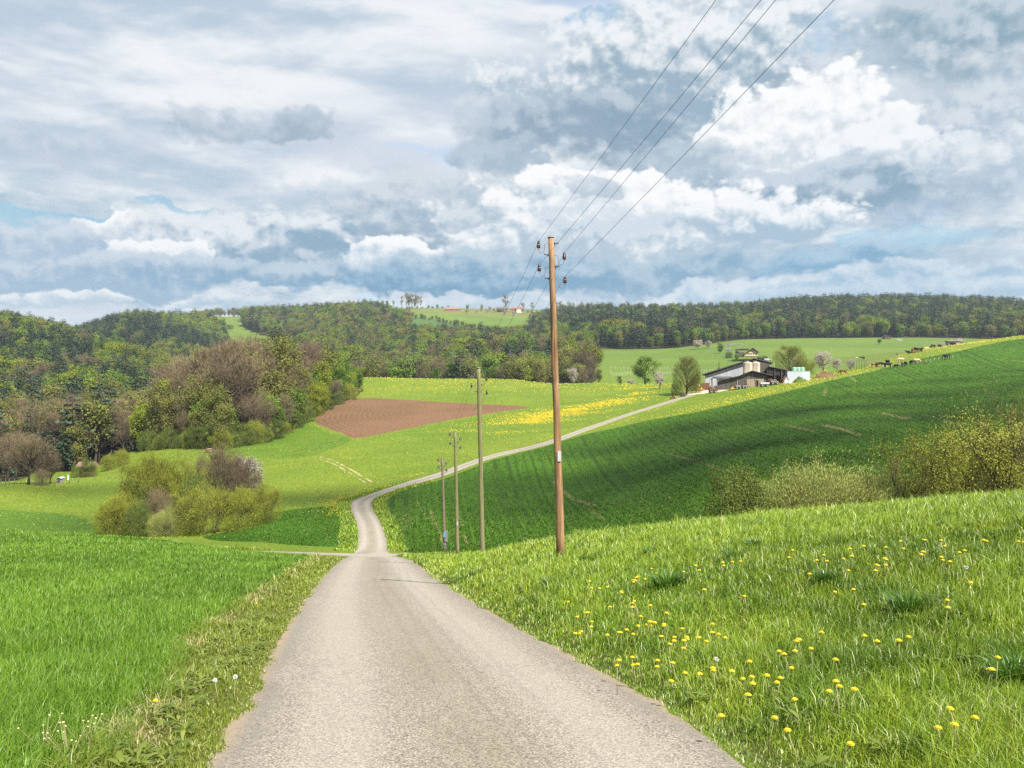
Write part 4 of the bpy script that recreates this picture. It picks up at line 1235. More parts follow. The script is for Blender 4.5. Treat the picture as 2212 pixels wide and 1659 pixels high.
TREEK = {
 'spruce': dict(type='conifer', bark='barkd', leaf='dark', rx=.22, cb=.08, n=20, spray=8, droop=.45, taper=.85),
 'pine': dict(type='conifer', bark='barkd', leaf='pine', rx=.27, cb=.25, n=16, spray=10, droop=.05, taper=.45, gap=.25),
 'limetree': dict(type='leaf', bark='bark', leaf='lime', rx=.27, cb=.22, limbs=15, subs=5, leaves=2600, leaf_l=.042, spread=.05, fill=.25),
 'greentree': dict(type='leaf', bark='barkd', leaf='green', rx=.26, cb=.2, limbs=15, subs=5, leaves=2600, leaf_l=.042, spread=.05, fill=.3),
 'olivetree': dict(type='leaf', bark='bark', leaf='olive', rx=.24, cb=.2, limbs=16, subs=5, leaves=2300, leaf_l=.034, spread=.055, fill=.15, up=.8),
 'baretree': dict(type='twig', bark='bark', leaf='brown', rx=.23, cb=.22, limbs=18, subs=6, leaves=2600, leaf_l=.055, leaf_w=.0040, spread=.035, fill=.1, up=.9),
 'blossomtree': dict(type='leaf', bark='barkd', leaf='blossom', rx=.42, cb=.25, limbs=14, subs=5, leaves=2200, leaf_l=.05, spread=.06, fill=.3),
 # nearer, finer ones
 'beech': dict(type='leaf', bark='bark', leaf='lime', rx=.26, cb=.05, limbs=22, subs=6, leaves=6500, leaf_l=.026, spread=.045, fill=.15, up=.7),
 'maple': dict(type='leaf', bark='barkd', leaf='green', rx=.28, cb=.04, limbs=22, subs=6, leaves=6500, leaf_l=.027, spread=.045, fill=.2),
 'oak': dict(type='leaf', bark='bark', leaf='olive', rx=.25, cb=.07, limbs=22, subs=7, leaves=5200, leaf_l=.022, spread=.05, fill=.1, up=.8),
 'bareoak': dict(type='twig', bark='bark', leaf='brown', rx=.25, cb=.2, limbs=26, subs=9, leaves=6500, leaf_l=.05, leaf_w=.0022, spread=.035, fill=.08, up=.8),
 'wideoak': dict(type='twig', bark='barkd', leaf='brown', rx=.50, cb=.16, limbs=30, subs=10, leaves=9000, leaf_l=.055, leaf_w=.0026, spread=.04, fill=.1, up=.6, r=.03, trunk=.7),
 'pear': dict(type='leaf', bark='barkd', leaf='green', rx=.36, cb=.12, limbs=22, subs=6, leaves=6500, leaf_l=.03, spread=.045, fill=.2, r=.028),
 'cherry': dict(type='leaf', bark='barkd', leaf='blossom', rx=.46, cb=.2, limbs=20, subs=6, leaves=5200, leaf_l=.03, spread=.05, fill=.12, r=.03),
 'ash': dict(type='twig', bark='bark', leaf='olive', rx=.38, cb=.10, limbs=28, subs=9, leaves=9500, leaf_l=.035, leaf_w=.006, spread=.04, fill=.2, up=.9, r=.025),
 'eggtree': dict(type='twig', bark='bark', leaf='olive', rx=.40, cb=.06, limbs=34, subs=9, leaves=15000, leaf_l=.032, leaf_w=.0055, spread=.04, fill=.6, up=.9, r=.022),
 'shrub': dict(type='twig', bark='bark', leaf='hedge', rx=.62, cb=-.4, limbs=46, subs=7, stems=9, leaves=24000, leaf_l=.04, leaf_w=.0065, spread=.04, fill=.55, up=1.0, curl=.6, radial=.6),
 'shrubgreen': dict(type='leaf', bark='bark', leaf='thicket', rx=.62, cb=-.4, limbs=42, subs=7, stems=8, leaves=20000, leaf_l=.020, spread=.04, fill=.75, up=.8, curl=.6),
 'shrubbare': dict(type='twig', bark='bark', leaf='brown', rx=.6, cb=-.4, limbs=50, subs=8, stems=9, leaves=17000, leaf_l=.07, leaf_w=.0032, spread=.035, fill=.6, up=1.2, curl=.6, radial=.6),
 'shrubwillow': dict(type='twig', bark='bark', leaf='willow', rx=.75, cb=-.35, limbs=50, subs=8, stems=9, leaves=32000, leaf_l=.03, leaf_w=.006, spread=.045, fill=.5, up=.7, curl=.6, radial=.8),
 'sapling': dict(type='leaf', bark='barkd', leaf='sapleaf', rx=.33, cb=.25, limbs=36, subs=8, stems=5, leaves=9500, leaf_l=.0125, spread=.045, fill=.12, up=1.1, trunk=.9),
 'saplingbare': dict(type='twig', bark='bark', leaf='olive', rx=.28, cb=.12, limbs=34, subs=9, stems=6, leaves=3600, leaf_l=.05, leaf_w=.0026, spread=.03, fill=.05, up=1.1, trunk=.9, radial=.5),
}
PROTO = {}
def protos(kind, n=3):
    if kind not in PROTO:
        PROTO[kind] = [tree_proto(kind, 100+17*i+len(kind)*7, kind) for i in range(n)]
    return PROTO[kind]
def plant_tree(kind, name, p, H, label, cat, group=None, parts=True, sxy=1.0, var=None, n=3):
    pr = protos(kind, n)
    tm, cm, jm, H0 = pr[int(R.integers(0, len(pr))) if var is None else var % len(pr)]
    s = H/H0
    rz = R.uniform(0, 6.28)
    if parts:
        e = empty(name, p, rz)
        e.scale = (s*sxy, s*sxy, s)
        mesh_obj('trunk', tm, e); mesh_obj('crown', cm, e)
    else:
        e = mesh_obj(name, jm, loc=p)
        e.rotation_euler.z = rz; e.scale = (s*sxy, s*sxy, s)
    return tag(e, label, cat, group)

NAMES = {'spruce': ('spruce_tree', 'dark pointed conifer', 'conifer'), 'pine': ('pine_tree', 'grey green pine with rounded top', 'pine'), 'limetree': ('broadleaf_tree', 'lime green broadleaf tree', 'tree'),
         'greentree': ('broadleaf_tree', 'fresh green broadleaf tree', 'tree'), 'olivetree': ('budding_tree', 'olive tinted budding tree', 'tree'), 'baretree': ('bare_tree', 'bare brown tree', 'tree'), 'blossomtree': ('blossom_tree', 'pale blossoming tree', 'blossom tree'),
         'beech': ('broadleaf_tree', 'lime green broadleaf tree', 'tree'), 'maple': ('broadleaf_tree', 'full green broadleaf tree', 'tree'), 'oak': ('budding_tree', 'olive tinted budding tree', 'tree'), 'bareoak': ('bare_tree', 'bare brown twiggy tree', 'tree')}
def poisson(P, sp, seed, sd=None, tries=40000):
    """points spaced in a polygon, jittered grid"""
    g = np.random.default_rng(seed)
    P = np.asarray(P); lo = P.min(0); hi = P.max(0)
    gx = np.arange(lo[0], hi[0], sp); gy = np.arange(lo[1], hi[1], sp)
    X, Y = np.meshgrid(gx, gy)
    X = (X+g.uniform(-.42, .42, X.shape)*sp).ravel(); Y = (Y+g.uniform(-.42, .42, Y.shape)*sp).ravel()
    d = poly_sd(X, Y, P) if sd is None else sd(X, Y)
    k = d < -.5
    return X[k], Y[k], -d[k]
def pick(g, table):
    ks = list(table); w = np.array([table[k] for k in ks], float)
    return ks[g.choice(len(ks), p=w/w.sum())]
FOREST = {}            # kind -> list of (x, y, z, H, rot): the trees too many to count
def wood(P, sp, seed, mixf, hf, zone, group, n_ind, sd=None, parts=False, fine=None, vis=None, sxy=1.0):
    """plant a wood; the n_ind nearest the viewer are objects of their own"""
    g = np.random.default_rng(seed)
    x, y, ins = poisson(P, sp, seed, sd)
    o = np.argsort(ins if False else y+0*ins)
    x, y, ins = x[o], y[o], ins[o]
    z = terrain(x, y)
    X = 1106+F*x/y
    # seen first: compare with the trees in front, column by column
    top = {}
    cnt = 0
    xm = np.median(X)
    for i in range(len(x)):
        kind = pick(g, mixf(X[i], y[i], ins[i]))
        H = hf(X[i], y[i], ins[i])*g.uniform(.74, 1.22)*(1.16 if kind in ('pine', 'spruce') else 1)
        if X[i] < -60 or X[i] > 2280:
            if abs(X[i]-1106) > 1500: continue
            FOREST.setdefault(kind, []).append((x[i], y[i], z[i]-.2, H)); continue
        rtop = 829.5-(z[i]+H)/y[i]*F
        c0 = int(X[i]//14)
        hid = min(top.get(c0, 1e9), top.get(c0-1, 1e9), top.get(c0+1, 1e9)) if cnt else 1e9
        seen = rtop < top.get(c0, 1e9)-3
        hw = int(.2*H*F/y[i]//14)
        for c in range(c0-hw, c0+hw+1):
            top[c] = min(top.get(c, 1e9), rtop+4)
        if seen and cnt < n_ind:
            cnt += 1
            k2 = fine.get(kind, kind) if fine else kind
            nm, desc, cat = NAMES.get(k2, NAMES.get(kind))
            plant_tree(k2, nm, (x[i], y[i], z[i]-.15), H, desc+' '+zone(X[i], y[i], ins[i]), cat, group, parts, sxy)
        elif seen or ins[i] > 0:
            FOREST.setdefault(kind, []).append((x[i], y[i], z[i]-.2, H))
    return cnt

def third(X, a, b, names):
    return names[0] if X < a else names[1] if X < b else names[2]
FINE = {'limetree': 'beech', 'greentree': 'maple', 'olivetree': 'oak', 'baretree': 'bareoak'}
# the wood between the hedge and the ploughed field
def mixA(X, D, ins):
    if X > 672: return {'limetree': 3, 'greentree': 5, 'olivetree': 1, 'baretree': 1} if ins < 14 or X > 700 else {'baretree': 4, 'olivetree': 2, 'limetree': 1}
    if ins < 7 and X < 520: return {'limetree': .5, 'olivetree': 3.4, 'greentree': 1.8, 'baretree': 2.8}
    if ins < 8: return {'olivetree': 3.2, 'greentree': 1.2, 'baretree': 3, 'limetree': .3}
    return {'baretree': 8, 'olivetree': 1.4, 'limetree': .1}
def hA(X, D, ins):
    return np.interp(X, [300, 400, 520, 640, 700, 760], [23, 25, 25, 22.5, 18, 13])*(.45+.58*sstep(0, 14, np.array(ins)))
wood(P_wood, 5.4, 11, mixA, hA, lambda X, D, i: third(X, 450, 640, ('at the valley end of the brown wood', 'in the middle of the brown wood', 'at the ploughed field end of the brown wood'))+(', front edge' if i < 7 else ', inside it'), 'trees of the brown wood beside the ploughed field', 190, parts=True, fine=FINE)
# valley foot behind the hedge
wood(P_valley, 6.5, 12, lambda X, D, i: {'olivetree': 4, 'baretree': 3, 'greentree': 1, 'limetree': 1, 'spruce': .9} if X > 1200 else {'baretree': 4, 'olivetree': 2, 'spruce': 1.3, 'pine': .8},
     lambda X, D, i: 10+7*min(1, i/12), lambda X, D, i: third(X, 90, 200, ('behind the spreading bare tree in the valley', 'at the valley foot by the small hut', 'at the valley foot beside the brown wood')), 'trees along the valley foot', 100, parts=True, fine=FINE)
# wooded hill on the west
def mixB(X, D, i):
    n = float(fbm(np.array(X/90.), np.array(D/70.), 3))
    if D < 345: return {'olivetree': 3, 'baretree': 3, 'pine': 1.2, 'greentree': .5}
    if D > 700 or (X > 200 and D > 560): return {'limetree': 3, 'olivetree': 3, 'greentree': 2, 'pine': 1.2}
    if n > .2: return {'limetree': 4, 'greentree': 3, 'olivetree': 2, 'pine': 1}
    if n < -.2: return {'baretree': 3, 'olivetree': 3, 'pine': 2, 'spruce': .7}
    return {'pine': 8, 'spruce': 2.0, 'greentree': 1.2, 'limetree': .9, 'olivetree': .8}
zB = lambda X, D, i: ('low on the western wooded slope' if D < 460 else 'halfway up the western wooded slope' if D < 640 else 'near the top of the western wooded hill')
wood(P_left, 7.4, 13, mixB, lambda X, D, i: 16+.0*i, zB, 'trees on the western wooded hill', 230)
wood(P_gap, 8.5, 19, mixB, lambda X, D, i: 16, lambda X, D, i: 'in the hollow between the two western hills', 'trees in the hollow between the hills', 60)
wood(P_hill, 9, 14, lambda X, D, i: {'limetree': 4, 'greentree': 2, 'pine': 2} if D > 1080 and X > 250 else {'pine': 8, 'spruce': 2, 'greentree': .8, 'olivetree': .8}, lambda X, D, i: 17, lambda X, D, i: 'on the rounded second hill behind the western slope', 'trees on the rounded second hill', 60)
wood(P_ridgel, 9, 15, lambda X, D, i: {'greentree': 2.5, 'limetree': 2, 'olivetree': 3, 'pine': 3, 'baretree': 1}, lambda X, D, i: 19, lambda X, D, i: 'in the ridge wood beside the steep green field', 'trees of the ridge wood beside the steep green field', 70)
def mixE(X, D, i):
    if D < 560: return {'olivetree': 3, 'baretree': 3.2, 'greentree': 2, 'limetree': .9, 'pine': .5}
    return {'olivetree': 3, 'greentree': 2.5, 'limetree': 1.6, 'baretree': 2.2, 'pine': 2.4, 'spruce': .5}
wood(P_mid, 7.6, 16, mixE, lambda X, D, i: np.interp(D, [440, 480, 600, 900], [12, 19, 18, 17]), lambda X, D, i: third(X, 850, 1050, ('in the valley wood behind the ploughed field', 'in the valley wood behind the second pole', 'in the valley wood behind the front pole')), 'trees of the wood in the valley behind the crest', 130, sd=sd_mid)
def mixF(X, D, i):
    n = float(fbm(np.array(X/110.+7), np.array(D/90.), 3))
    if n > .14: return {'greentree': 3, 'limetree': 2, 'olivetree': 3, 'pine': 2}
    if i < 12: return {'pine': 4, 'greentree': 3, 'olivetree': 2, 'spruce': 1}
    return {'pine': 8, 'spruce': 2.4, 'greentree': 1.2, 'olivetree': 1.6, 'baretree': 1.0, 'limetree': .4}
wood(P_right, 8.6, 17, mixF, lambda X, D, i: np.interp(i, [0, 8, 25], [10, 16, 19])*(1-.3*sstep(1080, 1250, D)*sstep(1750, 1600, X)), lambda X, D, i: third(X, 1500, 1850, ('in the ridge forest behind the orchard stakes', 'in the ridge forest above the pasture', 'in the ridge forest above the cattle')), 'trees of the long ridge forest', 260)
# thin line of trees on the far skyline
for i in range(46):
    X = R.uniform(425, 545); D = R.uniform(1640, 1720); x, y = XD(X, D)
    FOREST.setdefault(['olivetree', 'baretree', 'greentree'][i % 3], []).append((x, y, tz(x, y)-.3, R.uniform(13, 19)))
for i in range(190):
    X = R.uniform(1180, 1760); D = R.uniform(1390, 1440); x, y = XD(X, D)
    FOREST.setdefault(['olivetree', 'baretree', 'greentree', 'pine'][int(R.integers(0, 4))], []).append((x, y, tz(x, y)-.3, R.uniform(8, 21)))

# the rest of the woods as ONE object: points carrying one tree each
def forest_object():
    kinds = [k for k in FOREST if FOREST[k]]
    me_pts = []; kid = []; sc_ = []
    for q, k in enumerate(kinds):
        pr = protos(k)
        for t in FOREST[k]:
            me_pts.append(t[:3]); kid.append(q*3+int(R.integers(0, 3))); sc_.append(t[3]/10.0)
    me = bpy.data.meshes.new('forest')
    me.vertices.add(len(me_pts)); me.vertices.foreach_set('co', np.array(me_pts, np.float32).ravel())
    me.attributes.new('kid', 'INT', 'POINT').data.foreach_set('value', np.array(kid, np.int32))
    me.attributes.new('size', 'FLOAT', 'POINT').data.foreach_set('value', np.array(sc_, np.float32))
    me.attributes.new('turn', 'FLOAT', 'POINT').data.foreach_set('value', R.uniform(0, 6.28, len(me_pts)).astype(np.float32))
    o = mesh_obj('forest', me)
    tag(o, kind='stuff')
    gn = bpy.data.node_groups.new('forest', 'GeometryNodeTree')
    gn.interface.new_socket('Geometry', in_out='INPUT', socket_type='NodeSocketGeometry')
    gn.interface.new_socket('Geometry', in_out='OUTPUT', socket_type='NodeSocketGeometry')
    N, L = gn.nodes, gn.links
    gi = N.new('NodeGroupInput'); go = N.new('NodeGroupOutput'); jn = N.new('GeometryNodeJoinGeometry')
    def att(nm, ty):
        a = N.new('GeometryNodeInputNamedAttribute'); a.data_type = ty; a.inputs[0].default_value = nm
        return a.outputs[0]
    ki = att('kid', 'INT'); sz = att('size', 'FLOAT'); tn = att('turn', 'FLOAT')
    cx = N.new('ShaderNodeCombineXYZ'); L.new(tn, cx.inputs[2])
    src = {}
    for ob in C.objects:
        if ob.type == 'MESH' and ob.parent is None:
            src.setdefault(ob.data.name, ob)
    for q, k in enumerate(kinds):
        for v in range(3):
            jm = PROTO[k][v][2]
            so_ = src.get(jm.name)
            if so_ is None:                       # no single tree uses this shape yet: stand one in the wood
                x, y, z, H = FOREST[k][v % len(FOREST[k])]
                so_ = mesh_obj(NAMES[k][0], jm, loc=(x+3, y+3, tz(x+3, y+3)-.2)); so_.scale = (H/10,)*3
                tag(so_, NAMES[k][1]+' standing inside the far woods', NAMES[k][2], 'trees inside the far woods')
            oi = N.new('GeometryNodeObjectInfo'); oi.inputs['Object'].default_value = so_; oi.inputs['As Instance'].default_value = True
            oi.transform_space = 'ORIGINAL'
            cmp_ = N.new('FunctionNodeCompare'); cmp_.data_type = 'INT'; cmp_.operation = 'EQUAL'
            L.new(ki, cmp_.inputs[2]); cmp_.inputs[3].default_value = q*3+v
            ip = N.new('GeometryNodeInstanceOnPoints')
            L.new(gi.outputs[0], ip.inputs['Points']); L.new(cmp_.outputs[0], ip.inputs['Selection'])
            L.new(oi.outputs['Geometry'], ip.inputs['Instance'])
            L.new(cx.outputs[0], ip.inputs['Rotation']); L.new(sz, ip.inputs['Scale'])
            L.new(ip.outputs[0], jn.inputs[0])
    L.new(jn.outputs[0], go.inputs[0])
    md = o.modifiers.new('forest', 'NODES'); md.node_group = gn
    return len(me_pts)

# hedge group in the valley: (kind, name, X, D, H, width factor, label)
HEDGE = [
 ('shrub', 'hedge_bush', 262, 110, 5.2, .95, 'olive green bush at the near valley end of the hedge group'), ('shrub', 'hedge_bush', 330, 118, 9.8, .75, 'tallest yellow green bush in the hedge group, thick with buds'),
 ('shrub', 'hedge_bush', 385, 120, 9.0, .65, 'tall budding bush behind the hedge centre, light tipped'), ('shrubbare', 'bare_bush', 345, 110, 6.0, .6, 'brown twiggy bush in the hedge between two green ones'),
 ('shrubwillow', 'pale_bush', 355, 104, 3.2, .85, 'low pale grey green bush at the hedge foot'), ('shrub', 'hedge_bush', 445, 106, 6.0, 1.0, 'broad round mustard green bush in front of the hedge group'),
 ('shrubgreen', 'green_bush', 300, 106, 4.4, .7, 'dark green bush low at the front of the hedge group'), ('shrubwillow', 'pale_bush', 392, 107, 4.6, .7, 'pale willowy bush beside the broad round bush'),
 ('shrubbare', 'bare_bush', 470, 124, 9.6, .8, 'dark bare thicket behind the round mustard bush'), ('shrubbare', 'bare_bush', 520, 124, 7.6, .7, 'lower bare thicket at the hedge end beside the blossom'),
 ('shrub', 'hedge_bush', 525, 108, 5.0, .75, 'green bush at the far end of the hedge group'), ('shrub', 'hedge_bush', 572, 110, 4.8, .78, 'small rounded bush ending the hedge group towards the lane'),
 ('shrubgreen', 'green_bush', 415, 116, 7.4, .5, 'bright green bush in the middle of the hedge group'), ('shrub', 'hedge_bush', 235, 112, 4.0, .8, 'outermost small bush where the hedge group starts')]
for i, (k, nm, X, D, H, sx_, lb) in enumerate(HEDGE):
    plant_tree(k, nm, at(X, D, -.1), H, lb, 'bush', 'bushes of the hedge group in the valley', True, sx_, i, 3)
plant_tree('cherry', 'blossom_tree', at(528, 128), 7.6, 'white flowering tree at the end of the hedge group', 'blossom tree', None, True, .75)
# bushes and saplings behind the near meadow
BUSH = [('shrubgreen', 'green_bush', 1592, 45, 5.0, .6, 'low dark green bush behind the meadow crest, first of the row'), ('shrubbare', 'bare_bush', 1628, 48.5, 4.0, .45, 'thin bare bush growing through the low green bush'), ('shrubwillow', 'willow_bush', 1780, 45, 4.9, 1.0, 'wide silvery willow bush behind the meadow crest'),
        ('shrubwillow', 'willow_bush', 1728, 46, 4.1, .5, 'lower flank of silvery willow next to the dark green bush'), ('shrubwillow', 'willow_bush', 1865, 46, 4.5, .62, 'silvery willow bush between the wide one and the bare saplings')]
for i, (k, nm, X, D, H, sx_, lb) in enumerate(BUSH):
    plant_tree(k, nm, at(X, D, -.1), H, lb, 'bush', 'bushes behind the meadow crest', True, sx_, i, 3)
SAP = [('saplingbare', 1915, 44, 4.6, 'thin bare sapling next to the silvery willow'), ('saplingbare', 1965, 43, 5.3, 'bare brown sapling between willow and leafy saplings'), ('sapling', 2060, 45, 7.2, 'leafy yellow green sapling clump, the tallest behind the meadow'), ('sapling', 2110, 42, 6.7, 'leafy sapling clump with dark thin trunks'),
       ('saplingbare', 2035, 47, 5.6, 'bare twiggy sapling behind the leafy clump'), ('sapling', 2170, 46, 7.0, 'leafy sapling clump near the photo edge'), ('saplingbare', 2195, 42, 7.6, 'tall bare brown sapling at the photo edge'), ('saplingbare', 2235, 44, 7.7, 'outermost bare sapling, cut by the photo edge'), ('saplingbare', 2140, 49, 6.5, 'bare sapling among the leafy clumps'), ('sapling', 2020, 42, 4.9, 'smaller leafy sapling in front of the tallest clump'),
       ('shrubbare', 2075, 46, 3.6, 'brown undergrowth bush below the leafy saplings'), ('shrubbare', 1980, 46, 3.4, 'brown undergrowth bush below the bare saplings'), ('shrubbare', 2180, 46, 4.0, 'brown undergrowth bush at the photo edge')]
for i, (k, X, D, H, lb) in enumerate(SAP):
    plant_tree(k, 'bare_bush' if k == 'shrubbare' else 'sapling', at(X, D, -.1), H, lb, 'bush' if k == 'shrubbare' else 'sapling', 'saplings behind the meadow crest', True, .95, i, 3)
for i in range(20):
    X = 322+(752-322)*i/19; Dq = float(np.interp(X, [290,330,400,480,530,580,630,680,735,775], [246,240,228,209,219,227,246,272,305,330]))
    k = ('shrubgreen', 'shrub', 'shrubgreen')[i % 3]
    plant_tree(k, 'hedge_bush', at(X, Dq+1.5, -.1), R.uniform(3.2, 6.2), 'undergrowth bush at the foot of the brown wood '+third(X, 450, 640, ('near the valley end', 'in its middle', 'by the ploughed field')), 'bush', 'undergrowth along the brown wood', True, .9, i, 3)
# single trees
SINGLE = [
 ('wideoak', 'bare_tree', 62, 172, 10.4, .85, 'spreading bare brown tree at the valley floor'), ('wideoak', 'bare_tree', 108, 176, 7.2, .75, 'smaller leaning bare tree beside the spreading one'), ('shrubbare', 'bare_bush', 90, 172, 3.4, .9, 'bare undergrowth beneath the spreading bare trees'),
 ('shrubgreen', 'green_bush', 192, 196, 4.2, .75, 'dark green bush by the small red roofed hut'), ('shrubgreen', 'green_bush', 165, 197, 3.0, .7, 'low dark bush in front of the small red roofed hut'), ('shrub', 'hedge_bush', 262, 215, 4.2, .9, 'olive bush on the valley slope above the hut'), ('shrub', 'hedge_bush', 235, 210, 3.8, .9, 'round olive bush on the slope next to the hut'),
 ('pear', 'fruit_tree', 1394, 398, 13.0, 1.25, 'full dark green fruit tree standing alone on the crest'), ('cherry', 'blossom_tree', 1420, 402, 6.6, .75, 'white blossom tree beside the dark green fruit tree'),
 ('cherry', 'blossom_tree', 1425, 330, 5.2, .8, 'small blossom tree between fruit tree and farm'), ('eggtree', 'budding_tree', 1483, 288, 12.6, .95, 'big budding tree by the farm entrance'), ('shrubgreen', 'green_bush', 1462, 286, 5.6, .6, 'dark ivy green bush at the foot of the farm entrance tree'), ('shrub', 'hedge_bush', 1503, 288, 6.2, .55, 'yellow green bush behind the farm entrance tree'),
 ('eggtree', 'budding_tree', 1705, 355, 12.5, 1.35, 'broad budding tree behind the dark barn'), ('shrub', 'hedge_bush', 1745, 352, 6.0, .9, 'low budding bush beside the broad tree behind the barn'), ('cherry', 'blossom_tree', 1779, 360, 9.0, .85, 'pinkish blossom tree behind the white container'), ('cherry', 'blossom_tree', 1808, 372, 5.6, .9, 'smaller rosy blossom tree beside the pinkish one'), ('cherry', 'blossom_tree', 1838, 420, 5.8, .85, 'pale blossom tree on the pasture edge'),
 ('spruce', 'spruce_tree', 1553, 318, 9.6, .75, 'thin sparse conifer behind the barn roof'), ('bareoak', 'bare_tree', 1274, 405, 13.8, .8, 'bare brown tree on the crest near the front pole'), ('bareoak', 'bare_tree', 1262, 440, 11.5, .9, 'thin bare tree behind the crest tree'), ('oak', 'budding_tree', 1294, 402, 7.2, .9, 'low rounded budding tree on the crest'), ('oak', 'budding_tree', 1338, 415, 4.8, 1.1, 'small yellowish tree on the crest'), ('cherry', 'blossom_tree', 1238, 408, 8.5, .6, 'pale blossoming tree partly behind the front pole'), ('shrub', 'hedge_bush', 1041, 408, 2.4, 1.1, 'yellow bush on the meadow crest by the second pole'),
 ('blossomtree', 'blossom_tree', 1362, 425, 3.6, 1.2, 'low blossoming shrub left of the fruit tree'), ('blossomtree', 'blossom_tree', 1508, 700, 7.5, 1.3, 'pinkish blossom tree at the forest foot'), ('blossomtree', 'blossom_tree', 1530, 705, 6.0, 1.3, 'second pink blossom tree at the forest foot, lower'), ('greentree', 'broadleaf_tree', 1555, 640, 8.5, 1.0, 'round green tree left of the farmhouse'), ('shrubgreen', 'green_bush', 1575, 590, 4.5, 1.0, 'green bush beside the farmhouse'), ('greentree', 'broadleaf_tree', 1592, 560, 5.5, 1.1, 'low green tree in front of the farmhouse barn'),
 ('blossomtree', 'blossom_tree', 2068, 462, 4.6, 1.7, 'greyish blossom thicket beside the stone shed on the ridge'), ('blossomtree', 'blossom_tree', 2034, 455, 3.4, 1.4, 'pale thicket in front of the stone shed'), ('greentree', 'broadleaf_tree', 1900, 735, 5.0, 1.3, 'dark low tree beside the parked white car'), ('shrubgreen', 'green_bush', 495, 1290, 7.5, 1.3, 'dark bush clump on the steep green field'), ('shrubgreen', 'green_bush', 480, 1285, 6.0, 1.1, 'second dark bush on the steep green field, lower'),
 ('pine', 'pine_tree', 655, 1140, 15, 1.0, 'pine standing at the lower corner of the steep green field'), ('spruce', 'spruce_tree', 552, 1040, 13, 1.2, 'lone conifer above the brown wood at the field foot'), ('pine', 'pine_tree', 676, 1120, 16, 1.0, 'second pine near the lower corner of the steep field')]
for i, (k, nm, X, D, H, sx_, lb) in enumerate(SINGLE):
    plant_tree(k, nm, at(X, D, -.15), H, lb, {'bare_tree': 'tree', 'fruit_tree': 'fruit tree', 'budding_tree': 'tree', 'broadleaf_tree': 'tree', 'blossom_tree': 'blossom tree', 'spruce_tree': 'conifer', 'pine_tree': 'pine'}.get(nm, 'bush'), None, D < 450, sx_, i)
# trees round the hill farm and on the skyline
HILL = [(1068, 1430, 8), (1080, 1440, 8), (1095, 1448, 9), (1052, 1420, 7), (1030, 1400, 7), (1128, 1432, 9), (1140, 1420, 7), (1008, 1385, 7), (1150, 1400, 8), (1040, 1452, 6), (1110, 1380, 7), (1012, 1430, 6), (1058, 1445, 9), (1090, 1392, 7)]
for i, (X, D, H) in enumerate(HILL):
    plant_tree('blossomtree', 'blossom_tree', at(X, D, -.2), H, 'white blossom tree '+('left of the hill farm buildings' if X < 1075 else 'around the house of the hill farm'), 'blossom tree', 'blossom trees round the hill farm', False, 1.0, i)
SKY = [(868, 17, 'baretree'), (878, 20, 'baretree'), (884, 18, 'olivetree'), (890, 19, 'baretree'), (896, 18, 'olivetree'), (903, 17, 'baretree'), (909, 16, 'baretree'), (793, 16, 'baretree'), (800, 17, 'spruce'), (808, 16, 'spruce'), (817, 15, 'pine'), (826, 15, 'baretree'), (836, 13, 'olivetree'), (850, 12, 'baretree'), (926, 5, 'greentree'), (945, 6, 'greentree'), (968, 5, 'olivetree'), (776, 14, 'greentree'), (1092, 24, 'baretree'), (1040, 9, 'olivetree'), (1130, 13, 'baretree'), (1150, 14, 'baretree'), (1010, 8, 'greentree')]
for i, (X, H, k) in enumerate(SKY):
    D = 1500 if X < 980 else 1470
    H *= 1.5 if X < 915 else 1.3
    nm, de, cat = NAMES[k]
    plant_tree(k, nm, at(X, D, -.3), H, de+(' in the skyline row on the far hilltop' if X < 920 else ' alone on the far hilltop slope' if X < 985 else ' beside the hill farm on the skyline'), cat, 'trees on the far hilltop', False, .62 if X < 915 else 1, i)
for i in range(44):
    X = R.uniform(1190, 2230) if i < 34 else R.uniform(5, 165)
    D = R.uniform(1340, 1400) if X > 1190 and X < 1720 else R.uniform(1270, 1330) if X > 1000 else R.uniform(770, 820)
    k = ('baretree', 'olivetree', 'pine', 'baretree', 'greentree', 'spruce')[i % 6]
    H = R.uniform(19, 26) if X > 1000 else R.uniform(19, 24)
    plant_tree(k, NAMES[k][0], at(X, D, -.3), H, NAMES[k][1]+' rising over the '+('western hill skyline' if X < 1000 else 'ridge forest skyline, farm side' if X < 1750 else 'ridge forest skyline, cattle side'), NAMES[k][2], 'tall trees on the woodland skyline', False, .8, i)
# hedge lines between the hill fields: each bush its own
for i in range(34):
    t = i/33
    X = 835+t*190+R.normal(0, 3); D = 1370-t*170+R.normal(0, 8)
    plant_tree('greentree' if i % 3 else 'olivetree', 'hedge_tree', at(X, D, -.6), R.uniform(5, 9), 'low hedge tree in the green strip between the two hill fields', 'hedge tree', 'hedge strip between the hill fields', False, 1.3, i)
for i in range(12):
    X = 835+i*11; D = 1545
    plant_tree('shrubgreen', 'hedge_bush', at(X, D, -.3), R.uniform(2.2, 4.0), 'dark hedge bush along the hilltop rim under the skyline trees', 'bush', 'hedge along the hilltop rim', False, 1.1, i)
NFOREST = forest_object()
